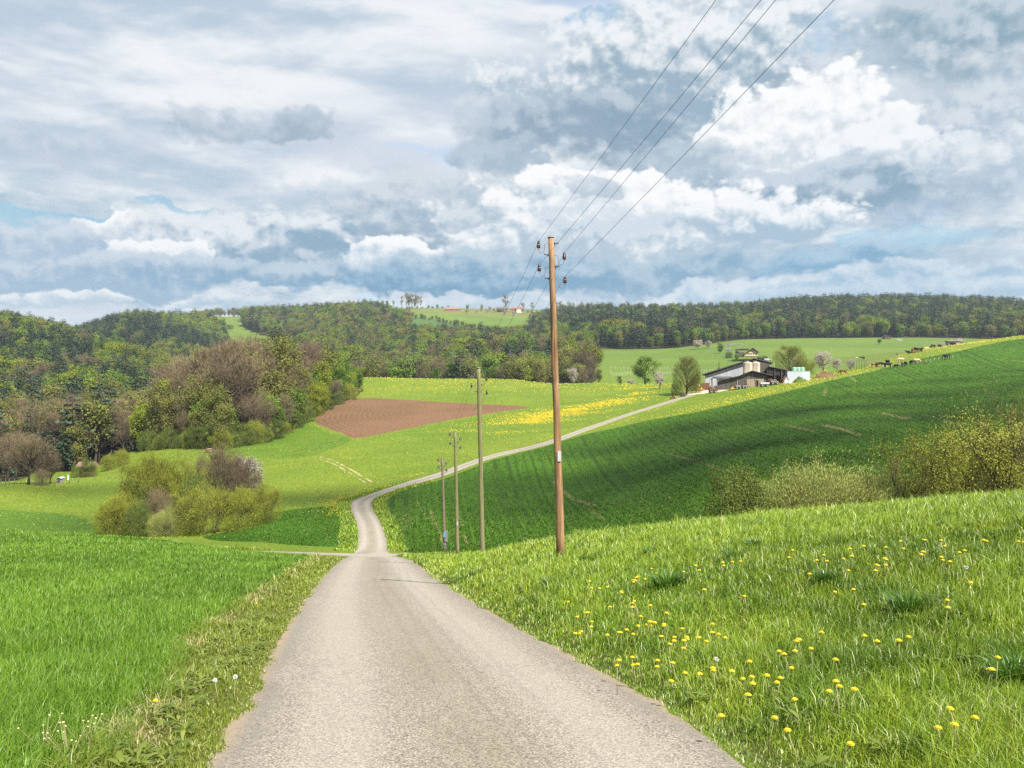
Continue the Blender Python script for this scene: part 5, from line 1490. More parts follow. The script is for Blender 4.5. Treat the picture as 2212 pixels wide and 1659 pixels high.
# ------------------------------------------------------------------ farm
M['corr'] = planks('grey_corrugated_sheet', (.36,.38,.39), .25, .14, .0, .6, .7)
M['darkwood'] = planks('dark_barn_boards', (.085,.072,.060), .16, .35)
M['darkshed'] = planks('black_stained_boards', (.03,.026,.024), .16, .3)
M['tanboard'] = planks('tan_board_patch', (.30,.24,.17), 1.2, .06, dark=.7)
M['rooft'] = plain('dark_roof_sheet', (.075,.062,.056), .85, .2, var=.4, scale=1.2)
M['silo'] = plain('stained_silo_shell', (.36,.31,.235), .7, .3, var=.35, scale=.8, stretch=(1,1,.35))
M['concrete'] = plain('grey_concrete', (.38,.37,.34), .9, .2, var=.25, scale=1)
M['white'] = plain('white_painted_steel', (.46,.50,.54), .5, .3, var=.10, scale=1)
M['palegreen'] = plain('pale_green_bale_wrap', (.27,.47,.32), .45, .4, var=.1)
M['rust'] = plain('rusty_steel', (.16,.075,.04), .85, .2, var=.35)
M['yellow'] = plain('yellow_machine_paint', (.60,.38,.03), .5, .4, var=.2)
M['redp'] = plain('red_machine_paint', (.38,.05,.04), .5, .4, var=.2)
M['rubber'] = plain('tyre_rubber', (.025,.024,.023), .85, .2)
M['black'] = plain('black_opening', (.012,.011,.010), .9, .1)
M['grey'] = plain('grey_weathered_wood', (.24,.215,.19), .9, .15, var=.35)
M['dung'] = plain('dung_and_straw', (.15,.095,.05), .95, .1, var=.5, scale=2.5, bump=.8)
M['haygreen'] = plain('grass_clippings', (.10,.13,.03), .95, .1, var=.4, scale=3, bump=.6)
M['plaster'] = plain('warm_plaster', (.50,.38,.28), .9, .15, var=.1)
M['whitewall'] = plain('white_render', (.72,.69,.63), .9, .15, var=.08)
M['redroof'] = planks('red_clay_tiles', (.27,.15,.11), .6, .2)
M['browntile'] = planks('brown_clay_tiles', (.10,.07,.055), .5, .25)
M['pane'] = plain('dark_window_glass', (.03,.035,.04), .1, .6)
M['chrome'] = plain('tank_steel', (.55,.57,.58), .35, .5, .5, var=.15)
M['stake'] = plain('pale_stakes', (.60,.57,.50), .85, .15, var=.15)
M['postw'] = plain('weathered_post', (.17,.14,.11), .9, .1, var=.3)
M['stone'] = plain('stone_wall', (.30,.28,.24), .95, .1, var=.35, scale=2)

def FX(zx, D): return ((2600+zx/2.765)/1.852-1106)/F*D
def FZ(zy, D): return (829.5-(1300+zy/2.765)/1.852)/F*D
def fprof(L, D): return [(FX(a, D), FZ(b, D)) for a, b in L]
FSH = .265
# big barn: gable of grey corrugated sheet, uneven roof
D1 = 300
e = tag(empty('barn', (0, 0, 0)), 'large barn with grey corrugated gable wall and long dark roof', 'barn')
MB().prism(fprof([(610,790),(1262,790),(1262,440),(1140,388),(1015,425),(612,563)], D1), D1, D1+24).build('wall', M['corr'], e)
MB().slabpath(fprof([(566,556),(1015,415),(1140,376),(1346,424)], D1), .32, D1-1.2, D1+25).build('roof', M['rooft'], e)
MB().prism(fprof([(1135,560),(1318,560),(1318,432),(1138,392)], D1-1.5), D1-2.2, D1-.02).build('gable_boards', M['darkwood'], e)
MB().prism(fprof([(690,720),(735,720),(735,585),(690,585)], D1-.1), D1-.3, D1-.02).build('door', M['corr'], e)
MB().box(FX(688,D1), FX(905,D1), D1-.5, D1-.32, FZ(583,D1), FZ(572,D1)).build('door_rail', M['irond'], e)
e['group'] = 'farm buildings'
# two feed silos
for i, (zx, lb) in enumerate(((1082, 'tan feed silo in front of the barn gable, nearer the corrugated wall'), (1172, 'tan feed silo in front of the barn gable, next to the dark boards'))):
    D = 294+i*1.2
    x = FX(zx, D); z1 = FZ(415, D); z0 = tz(x, D)-.2; r = 1.55 if i == 0 else 1.35
    s = tag(empty('silo', (x, D, z0)), lb, 'silo', 'silos beside the barn')
    H = z1-z0
    MB().lathe([(r*.25,.8),(r,2.6),(r,H*.55),(r+.02,H*.552),(r+.02,H*.57),(r,H*.572),(r,H-.35),(r*.96,H-.12),(r*.6,H+.12),(.25,H+.3)], (0,0,0), 20).build('shell', M['silo'], s, True)
    MB().lathe([(.3,H+.28),(.32,H+.5),(.1,H+.55)], (0,0,0), 10).build('hatch', M['iron'], s)
    for a in range(4):
        t = a*math.pi/2+.7
        MB().tube([(r*.9*math.cos(t), r*.9*math.sin(t), -.5), (r*.9*math.cos(t), r*.9*math.sin(t), 2.7)], .08, 6).build('leg', M['iron'], s)
    ld = MB()
    for dx in (-.2, .2): ld.tube([(dx, -r-.12, 1), (dx, -r-.12, H)], .03, 4)
    for q in range(int(H*2)): ld.tube([(-.2, -r-.12, 1+q*.45), (.2, -r-.12, 1+q*.45)], .02, 4)
    ld.build('ladder', M['iron'], s)
# open dark lean-to
D2 = 297
e = tag(empty('lean_to_shed', (0, 0, 0)), 'open black lean-to shed between the barn and white container', 'shed', 'farm buildings')
MB().slabpath(fprof([(1278,466),(1500,508)], D2), .25, D2-4, D2+14).build('roof', M['rooft'], e)
MB().prism(fprof([(1290,700),(1490,700),(1490,512),(1290,474)], D2+12), D2+12, D2+12.3).build('back_wall', M['darkshed'], e)
MB().prism(fprof([(1262,700),(1275,700),(1275,470),(1262,470)], D2), D2-3.5, D2+12).build('side_wall', M['darkshed'], e)
for zx in (1345, 1420, 1485):
    MB().box(FX(zx,D2)-.12, FX(zx,D2)+.12, D2-3.8, D2-3.56, FZ(690,D2), FZ(500,D2)).build('post', M['darkwood'], e)
MB().prism(fprof([(1280,560),(1470,560),(1470,512),(1280,476)], D2), D2-3.4, D2-3.2).build('front_boards', M['darkshed'], e)
# front shed
D3 = 286
e = tag(empty('timber_shed', (0, 0, 0)), 'low dark timber shed with shallow gable, nearest building of the farm', 'shed', 'farm buildings')
MB().prism(fprof([(745,760),(1262,760),(1300,565),(1122,522),(968,575),(745,628)], D3), D3, D3+12).build('wall', M['darkwood'], e)
MB().slabpath(fprof([(728,624),(970,571),(1120,511),(1350,563)], D3), .22, D3-1.0, D3+12.6).build('roof', M['rooft'], e)
MB().prism(fprof([(1068,690),(1258,690),(1258,596),(1068,600)], D3), D3-.16, D3-.02).build('board_patch', M['tanboard'], e)
MB().prism(fprof([(750,756),(968,756),(968,712),(750,718)], D3), D3-.14, D3-.02).build('plinth', M['concrete'], e)
d = MB().prism(fprof([(1176,690),(1200,690),(1200,612),(1176,612)], D3-.2), D3-.32, D3-.18).build('door', M['black'], e)
MB().prism(fprof([(963,712),(972,712),(972,580),(963,577)], D3), D3-.12, D3-.01).build('corner_post', M['grey'], e)
pm = MB()
for k in range(12):
    z = 1170+5*math.sin(k*.5)
    pass
MB().tube([(FX(1172,D3), D3-.5, FZ(690,D3)), (FX(1176,D3), D3-.5, FZ(600,D3)), (FX(1160,D3), D3-.5, FZ(590,D3))], .08, 6).build('pipe', M['rust'], e)
FSH = 0.0
# white container with bales
D4 = 291
def cont_at(zx): return FX(zx, D4)
x0, x1 = cont_at(1522), cont_at(1772); zb = tz((x0+x1)/2, D4)-.25; z1 = FZ(512, D4)
e = tag(empty('container', ((x0+x1)/2, D4, zb)), 'white steel container with three pale green bales on top', 'container')
h = z1-zb; L = (x1-x0)/2
MB().box(-L, L, 0, 2.4, .12, h).build('body', M['white'], e)
fr = MB()
for sx_ in (-L-.04, L-.06): fr.box(sx_, sx_+.1, -.05, 2.45, 0, h+.04)
fr.box(-L+.061, L-.061, -.045, 2.44, h-.06, h+.035).box(-L+.061, L-.061, -.045, 2.44, 0, .115)
fr.build('frame', M['chrome'], e)
rb = MB()
for k in range(26): rb.box(-L+.2+k*(2*L-.4)/26, -L+.2+k*(2*L-.4)/26+.09, -.035, -.003, .2, h-.15)
rb.build('side_ribs', M['white'], e)
MB().box(L*.3, L*.9, -.05, -.037, .2, h-.2).build('door', M['white'], e)
for i, zx in enumerate((1608, 1652, 1697)):
    r = .68; x = FX(zx, D4)
    s = tag(empty('wrapped_bale', (x, D4+1.0, z1+.03)), ('pale green wrapped bale on the container, nearest the barn', 'middle of three pale green wrapped bales on the container', 'pale green wrapped bale on the container, farthest from the barn')[i], 'bale', 'bales on the white container')
    MB().lathe([(r*.93,0),(r,.08),(r*1.01,.6),(r,1.2),(r*.9,1.3),(r*.3,1.33),(.02,1.33)], (0,0,0), 16).build('bale_wrap', M['palegreen'], s, True)
    MB().lathe([(r*1.015,.3),(r*1.02,.31),(r*1.02,.34),(r*1.015,.35)], (0,0,0), 16).build('wrap_seam', M['white'], s)
# heaps
def heap(name, zx0, zx1, ztop, D, m, label, cat, seed):
    g = np.random.default_rng(seed)
    xa, xb = FX(zx0, D), FX(zx1, D); cx = (xa+xb)/2; rx = (xb-xa)/2; z0 = tz(cx, D); H = max(.5, FZ(ztop, D)-z0)
    V, Fs = [], []; n, k = 28, 9
    for j in range(k+1):
        q = j/k
        for i in range(n):
            a = 2*math.pi*i/n; rr = (1-q)
            x = cx+rx*rr*math.cos(a)*(1+.12*g.normal()); y = D+rx*.6*rr*math.sin(a)
            V.append((x, y, tz(x, y)-.15+(H+.15)*(1-rr**1.7)*(1+.16*g.normal())))
    for j in range(k):
        for i in range(n):
            Fs.append([j*n+i, j*n+(i+1) % n, (j+1)*n+(i+1) % n, (j+1)*n+i])
    return tag(mesh_obj(name, np_mesh(name, V, Fs, [m])), label, cat)
heap('dung_heap', 1800, 2075, 528, 296, M['dung'], 'brown dung and straw heap beside the small yellow excavator', 'heap', 3)
heap('grass_heap', 1572, 1735, 578, 284, M['haygreen'], 'green heap of clippings in front of the white container', 'heap', 4)
# vehicles and gear: small, each with wheels and body
def gear(name, zx, zy, D, label, cat, group=None):
    x = FX(zx, D); return tag(empty(name, (x, D, tz(x, D))), label, cat, group)
def trailer(zx, D, L, W, label, mb, bed='grey', load=None, hbed=.75, hs=.6):
    e = gear('farm_trailer', zx, 0, D, label, 'trailer', 'trailers and machines round the farm')
    b = MB().box(-L/2, L/2, -W/2, W/2, hbed, hbed+.1)
    b.build('bed', M[bed], e)
    s = MB().box(-L/2, L/2, -W/2, -W/2+.06, hbed+.1, hbed+.1+hs).box(-L/2, L/2, W/2-.06, W/2, hbed+.1, hbed+.1+hs).box(-L/2, -L/2+.06, -W/2+.06, W/2-.06, hbed+.1, hbed+.1+hs).box(L/2-.06, L/2, -W/2+.06, W/2-.06, hbed+.1, hbed+.1+hs)
    s.build('side_boards', M[mb], e)
    for sx_ in (-L*.3, L*.3):
        for sy_ in (-W/2-.1, W/2+.1):
            wl = MB().tube([(sx_, sy_-.1, .4), (sx_, sy_+.1, .4)], .4, 14).build('wheel', M['rubber'], e)
            MB().tube([(sx_, sy_-.12, .4), (sx_, sy_+.12, .4)], .2, 10).build('rim', M['chrome'], wl)
    MB().tube([(L/2, 0, hbed), (L/2+1.1, 0, .55)], .06, 6).build('drawbar', M['irond'], e)
    if load:
        lo = MB(); g = np.random.default_rng(int(zx))
        for k in range(22):
            a = g.uniform(-.8, .8); q = Vector((g.uniform(-L*.38, L*.38), g.uniform(-W*.35, W*.35), hbed+.3+g.uniform(0, hs*1.5)))
            dv = Vector((math.cos(a), g.normal(0,.3), math.sin(a)*.7))*.5
            lo.tube([q-dv, q+dv], g.uniform(.05, .11), 6)
        lo.build('load', M[load], e)
    return e
trailer(693, 281, 2.3, 1.8, 'dark old trailer piled with branches at the shed corner', 'rust', 'rust', 'grey', .8, .8)
trailer(975, 283, 1.7, 1.5, 'grey low trailer parked before the timber shed, beside yellow machine', 'grey', hs=.45)
trailer(1045, 283, 1.6, 1.5, 'grey trailer with stacked wood before the timber shed', 'grey', 'grey', 'darkwood', .6, .4)
trailer(1265, 281, 2.8, 1.8, 'pale plank trailer parked by the shed door', 'white', hs=.5)
trailer(1375, 284, 2.4, 1.8, 'pale flat trailer in front of the black lean-to', 'grey', load='grey', hs=.3)
trailer(1330, 285, 1.2, 1.4, 'small dark cart at the mouth of the black lean-to', 'irond', 'irond', 'rust', .6, .7)
def machine(zx, D, L, label, c1, c2, seed, cat='farm machine', name='farm_machine'):
    e = gear(name, zx, 0, D, label, cat, 'trailers and machines round the farm')
    MB().box(-L/2, L/2, -.5, .5, .35, .62).build('frame', M[c1], e)
    g = np.random.default_rng(seed); t = MB()
    for k in range(7):
        x = -L/2+L*(k+.5)/7
        t.tube([(x, -.5, .6), (x+.05, -.7, .3), (x, -.75, .02)], .035, 5)
    t.build('tines', M[c2], e)
    MB().prism([(-L*.2,.62),(L*.2,.62),(L*.12,1.05),(-L*.1,1.05)], -.3, .3).build('hopper', M[c1], e)
    for sx_ in (-L*.42, L*.42):
        MB().tube([(sx_-.08, .3, .33), (sx_+.08, .3, .33)], .33, 12).build('wheel', M['rubber'], e)
machine(912, 282, 1.7, 'yellow farm implement before the timber shed wall', 'yellow', 'rust', 1)
machine(565, 296, 2.2, 'yellow and red implement on the pale farm yard', 'yellow', 'redp', 2)
machine(535, 297, 1.2, 'red implement at the yard edge by the bushes', 'redp', 'irond', 3)
machine(380, 283, 1.8, 'dark rusty machine under the entrance tree', 'rust', 'irond', 4)
machine(365, 279, 1.4, 'black low implement on the grass at the yard entrance', 'irond', 'irond', 5)
machine(255, 276, 1.5, 'dark low implement left on the grass where the yard road forks', 'rust', 'irond', 6)
# slurry tank, rusty silage wall
e = gear('tank_trailer', 552, 0, 301, 'rounded grey tank trailer behind the rusty wall', 'tank trailer', 'trailers and machines round the farm')
MB().tube([(-1.2,0,1.3),(-1.0,0,1.3),(1.0,0,1.3),(1.2,0,1.3)], [.4,.75,.75,.4], 16).build('tank', M['chrome'], e, True)
for sx_ in (-.5, .5):
    MB().tube([(sx_, -.7, .45), (sx_, -.45, .45)], .45, 12).build('wheel', M['rubber'], e)
MB().box(-1.1, 1.1, -.3, .3, .5, .62).build('chassis', M['irond'], e)
x0, x1 = FX(574, 297), FX(660, 297); zz = tz((x0+x1)/2, 297)
e = tag(empty('rusty_box', ((x0+x1)/2, 297, zz)), 'rusty brown steel skip standing against the barn corner', 'skip', 'trailers and machines round the farm')
MB().prism([(-(x1-x0)/2,.1),((x1-x0)/2,.1),((x1-x0)/2,2.5),(-(x1-x0)/2-.2,2.3)], 0, 2.2).build('body', M['rust'], e)
rb = MB()
for k in range(5): rb.box(-(x1-x0)/2+.1+k*.5, -(x1-x0)/2+.2+k*.5, -.06, -.003, .15, 2.25)
rb.build('ribs', M['rust'], e)
# excavator
e = gear('excavator', 1905, 0, 299, 'small yellow excavator standing on the dung heap', 'excavator')
MB().box(-.9, .9, -.95, -.5, 0, .55).box(-.9, .9, .5, .95, 0, .55).build('tracks', M['rubber'], e)
MB().box(-.8, .5, -.6, .6, .6, 1.2).build('body', M['yellow'], e)
cb_ = MB().prism([(-.1,1.203),(.75,1.203),(.6,2.2),(-.1,2.2)], -.6, .3).build('cab', M['yellow'], e)
MB().prism([(0,1.4),(.6,1.4),(.5,2.05),(0,2.05)], -.63, -.61).build('window', M['pane'], cb_)
MB().tube([(.5,.1,1.1),(1.0,.1,2.6),(1.5,.1,2.3)], [.14,.12,.1], 6).build('boom', M['yellow'], e)
MB().tube([(1.5,.1,2.3),(1.4,.1,1.2)], [.1,.08], 6).build('stick', M['yellow'], e)
MB().prism([(1.15,.75),(1.6,.85),(1.5,1.25),(1.25,1.25)], -.2, .4).build('bucket', M['irond'], e)
e = gear('feed_box', 1868, 0, 301, 'pale wooden box beside the yellow excavator', 'box')
MB().box(-.7, .7, -.5, .5, 0, 1.3).build('body', M['tanboard'], e); MB().slabpath([(-.8,1.303),(0,1.5),(.8,1.303)], .06, -.6, .6).build('lid', M['yellow'], e)
# red car and white sheets near the container
e = gear('parked_car', 1492, 0, 292, 'dark red car between the lean-to and the white container', 'car')
MB().prism([(-1.0,.35),(1.0,.35),(1.02,.85),(.7,.95),(.4,1.4),(-.6,1.42),(-.95,.95)], -1.8, 1.8).build('body', M['redp'], e)
MB().prism([(-.55,.95),(.62,.95),(.38,1.36),(-.55,1.37)], -1.83, -1.81).build('windscreen', M['pane'], e)
for sx_ in (-.9, .75):
    for sy_ in (-1.2, 1.2): MB().tube([(sx_, sy_, .33), (sx_+.2, sy_, .33)], .33, 12).build('wheel', M['rubber'], e)
heap('white_tarpaulin', 1476, 1535, 590, 286, M['white'], 'crumpled white tarpaulin on the ground beside the container', 'tarpaulin', 8)
heap('white_tarpaulin', 1520, 1575, 596, 284, M['white'], 'smaller white tarpaulin by the green clippings heap', 'tarpaulin', 9)
# log pile at wood edge
def logs(X, D, n, label, seed):
    g = np.random.default_rng(seed); p = at(X, D)
    e = tag(empty('log_pile', p), label, 'log pile')
    for k in range(n):
        r = g.uniform(.16, .26); xx = (k % 5)*.5-1.0+g.normal(0,.05); zz = .2+(k//5)*.4
        MB().tube([(xx, -1.2, zz), (xx, 1.2, zz)], r, 8).build('log', M['rust'] if k % 2 else M['tanboard'], e)
logs(748, 322, 14, 'pile of cut logs at the wood edge above the ploughed field', 2)
logs(457, 206, 7, 'pale logs lying at the wood edge above the hedge', 3)

FSH = .255
# farmhouse beyond the farm
D5 = 560
def HP(L): return fprof(L, D5)
e = tag(empty('farmhouse', (0, 0, 0)), 'farmhouse with pinkish gable, dark tiled roof and small windows', 'farmhouse', 'farm buildings')
MB().prism(HP([(1040,345),(1192,345),(1190,302),(1133,266),(1044,326)]), D5, D5+14).build('wall', M['plaster'], e)
MB().slabpath(HP([(1030,330),(1132,258),(1198,304)]), .5, D5-1.2, D5+15).build('roof', M['browntile'], e)
for zx, zy, w_, h_ in ((1112,288,9,11),(1130,288,9,11),(1083,318,10,9),(1102,318,10,9),(1121,318,10,9),(1143,318,10,9),(1166,318,10,9)):
    f = MB().box(FX(zx-1,D5), FX(zx+w_+1,D5), D5-.14, D5-.01, FZ(zy+h_/2+1,D5), FZ(zy-h_/2-1,D5)).build('window', M['browntile'], e)
    MB().box(FX(zx,D5), FX(zx+w_,D5), D5-.2, D5-.145, FZ(zy+h_/2,D5), FZ(zy-h_/2,D5)).build('pane', M['pane'], f)
e2 = tag(empty('farmhouse_barn', (0, 0, 0)), 'dark low barn attached behind the pinkish farmhouse', 'barn', 'farm buildings')
MB().prism(HP([(985,345),(1050,345),(1050,300),(985,300)]), D5+2, D5+13.9).build('wall', M['darkwood'], e2)
MB().slabpath(HP([(972,304),(990,272),(1100,270)]), .6, D5+1.2, D5+15.5).build('roof', M['browntile'], e2)
MB().prism(HP([(957,330),(990,330),(990,262),(957,258)]), D5+3, D5+7).build('tower', M['darkwood'], e2)
FSH = 0.0
for i, (zx, c, lb) in enumerate(((1250, 'darkshed', 'dark small shed right of the farmhouse'), (1302, 'white', 'white van parked right of the farmhouse'))):
    x = FX(zx, D5); e = tag(empty('small_shed' if i == 0 else 'parked_van', (x, D5, tz(x, D5))), lb, 'shed' if i == 0 else 'van')
    if i == 0:
        MB().box(-2.8, 2.8, 0, 3, 0, 2.4).build('wall', M[c], e); MB().slabpath([(-3.2,2.5),(0,3.2),(3.2,2.6)], .2, -.4, 3.4).build('roof', M['rooft'], e)
    else:
        MB().prism([(-2.3,.4),(2.2,.4),(2.2,1.0),(1.6,1.5),(-2.3,1.6)], -.9, .9).build('body', M['chrome'], e)
        MB().prism([(.9,1.05),(1.8,1.05),(1.5,1.42),(.9,1.45)], -.93, -.91).build('window', M['pane'], e)
        for sx_ in (-1.5, 1.4): MB().tube([(sx_, -.95, .4), (sx_, -.7, .4)], .4, 12).build('wheel', M['rubber'], e)
# green pump frame behind the farmhouse
p = at(1580, 600)
e = tag(empty('field_crane', p), 'grey and pale green machine frame behind the farmhouse barn', 'machine')
MB().tube([(-2,0,0),(-2,0,9)], .5, 6).tube([(-4,0,5),(0,0,5)], .6, 6).build('mast', M['iron'], e); MB().tube([(-2,0,8.2),(6,0,8.6),(10,0,7.4)], [.35,.3,.25], 6).build('boom', M['iron'], e)
# shed and car on the ridge
D6 = 455
p = at(2062, D6)
e = tag(empty('stone_shed', p), 'low grey stone shed on the pasture ridge near cattle', 'shed')
MB().box(-2.9, 2.9, 0, 4, -1, 2.9).build('wall', M['stone'], e); MB().slabpath([(-3.7,2.92),(3.7,3.2)], .25, -.6, 4.5).build('roof', M['concrete'], e)
MB().box(-.6, .8, -.06, -.01, 0, 2.0).build('door', M['black'], e)
p = at(1943, 790)
e = tag(empty('parked_car', p), 'white car parked below the ridge forest', 'car')
MB().prism([(-2.2,.4),(2.2,.4),(2.2,1.0),(1.2,1.1),(.7,1.6),(-1.2,1.65),(-2.0,1.05)], -.9, .9).build('body', M['white'], e)
MB().prism([(-1.1,1.1),(.9,1.1),(.6,1.5),(-1.1,1.52)], -.93, -.91).build('window', M['pane'], e)
for sx_ in (-1.3, 1.3): MB().tube([(sx_, -.95, .35), (sx_, -.7, .35)], .35, 12).build('wheel', M['rubber'], e)
p = at(1918, 822)
e = tag(empty('timber_hut', p), 'dark timber hut under the trees beside the parked white car', 'hut')
MB().box(-3, 3, 0, 5, -.5, 2.4).build('wall', M['darkwood'], e); MB().slabpath([(-3.7,2.42),(0,3.6),(3.7,2.42)], .3, -.5, 5.5).build('roof', M['browntile'], e)
# hill farm far away
def house(X, D, w_, h_, d_, wall, roof, label, cat='house', ridge='x', win=0, name='house'):
    p = at(X, D)
    e = tag(empty(name, p), label, cat, 'buildings of the hill farm')
    MB().box(-w_/2, w_/2, 0, d_, -1.5, h_).build('wall', M[wall], e)
    rh = d_*.42
    if ridge == 'x':
        V = [(-w_/2-.6,-.7,h_),(w_/2+.6,-.7,h_),(w_/2+.6,d_+.7,h_),(-w_/2-.6,d_+.7,h_),(-w_/2-.6,d_/2,h_+rh),(w_/2+.6,d_/2,h_+rh)]
        MB().add(V, [[3,2,1,0],[0,1,5,4],[2,3,4,5],[1,2,5],[3,0,4]]).build('roof', M[roof], e)
    else:
        MB().prism([(-w_/2-.6,h_+.01),(w_/2+.6,h_+.01),(0,h_+w_*.42)], -.6, d_+.6).build('roof', M[roof], e)
    for k in range(win):
        x = -w_/2+w_*(k+.5)/win
        for zz in (1.2, 3.6):
            if zz+1.4 < h_: MB().box(x-.45, x+.45, -.05, -.01, zz, zz+1.3).build('window', M['pane'], e)
house(977, 1425, 24, 3.2, 9, 'redroof', 'redroof', 'long low building with red roof on the far hill', win=0)
house(1122, 1440, 9, 6.5, 10, 'whitewall', 'redroof', 'white house with red roof at the hill farm', win=3)
house(1108, 1446, 10, 5.5, 9, 'redroof', 'redroof', 'red roofed wing behind the white hill house')
house(1081, 1442, 12, 4.5, 9, 'darkwood', 'browntile', 'dark barn of the hill farm', 'barn')
house(1152, 1420, 5, 2.5, 5, 'darkwood', 'redroof', 'tiny red roofed hut below the hill house', 'hut')
# valley huts
house(183, 200, 2.6, 2.2, 2.4, 'rust', 'redroof', 'small red brown hut behind dark bushes at the valley foot', 'hut')
p = at(127, 178)
e = tag(empty('field_hut', p), 'small white roofed hut on the valley floor', 'hut')
MB().box(-.48, .48, 0, 1.2, 0, .95).build('wall', M['grey'], e); MB().slabpath([(-.6,.96),(0,1.15),(.6,.96)], .06, -.2, 1.4).build('roof', M['white'], e); MB().box(-.2, .2, -.04, -.005, .1, .8).build('door', M['darkwood'], e)
p = at(147, 186)
e = tag(empty('marker_post', p), 'white marker post beside the small valley hut', 'post')
MB().lathe([(.18,0),(.16,.8),(.08,1.0),(.02,1.3)], (0,0,0), 8).build('shaft', M['white'], e)

# stakes of the young orchard, fence posts
def post(name, x, y, h, r, m, label, cat, group, cross=False):
    mk = (name, round(h, 1))
    if mk not in PMESH:
        b = MB().tube([(0,0,-.3),(0,0,h*.97),(.003,0,h)], [r, r*.9, r*.35], 6)
        PMESH[mk] = b.mesh(name, M[m], True)
    return tag(mesh_obj(name, PMESH[mk], loc=(x, y, tz(x, y))), label, cat, group)
PMESH = {}
for i in range(56):
    X = 1318+(1466-1318)*i/55
    for q, D in enumerate((470, 500)):
        if q and i % 2: continue
        x, y = XD(X+R.normal(0, .6), D+R.normal(0, 2))
        post('orchard_stake', x, y, 2.2, .055, 'stake', 'pale thin stake in the orchard rows '+('behind the fruit tree' if X < 1405 else 'between fruit tree and farm entrance'), 'stake', 'stakes of the young orchard')
for i in range(26):
    X = 1508+(1672-1508)*i/25
    x, y = XD(X+R.normal(0, .8), 385-.35*i+R.normal(0, 3))
    post('orchard_stake', x, y, 6.0, .07, 'stake', 'tall pale stake standing behind the barn roof', 'stake', 'tall stakes behind the barn')
FP = [((3400+zx/3.178)/1.852, (1300+zy/3.178)/1.852) for zx, zy in [(10,590),(52,570),(85,565),(118,560),(150,555),(184,555),(207,560)]]
for i, (X, Y) in enumerate(FP):
    D = hit(X, Y, 310, 460) or 350
    x, y = XD(X, D)
    post('fence_post', x, y, 3.2 if i < 6 else 3.0, .09, 'postw', 'dark wooden paddock post near the dung heap', 'fence post', 'paddock posts by the dung heap')
for i in range(16):
    zx, zy = 470+i*55+R.normal(0, 6), 555-8.0*i+.0*i
    X, Y = (3400+zx/3.178)/1.852, (1300+zy/3.178)/1.852
    D = hit(X, Y, 250, 460) or 360
    x, y = XD(X, D)
    post('pasture_stake', x, y, 1.3, .05, 'stake', 'thin white electric fence stake along the cattle pasture', 'stake', 'electric fence stakes along the pasture')
for X, D in [(20,168),(32,169),(45,170),(75,170),(118,172),(150,178),(170,180),(205,183),(235,186),(250,187),(2, 168), (12,168)]:
    x, y = XD(X, D)
    post('fence_post', x, y, 1.2, .07, 'postw' if X < 90 else 'stake', ('dark' if X < 90 else 'pale')+' fence post on the valley floor '+('under the bare tree' if X < 90 else 'near the small hut'), 'fence post', 'fence posts on the valley floor')

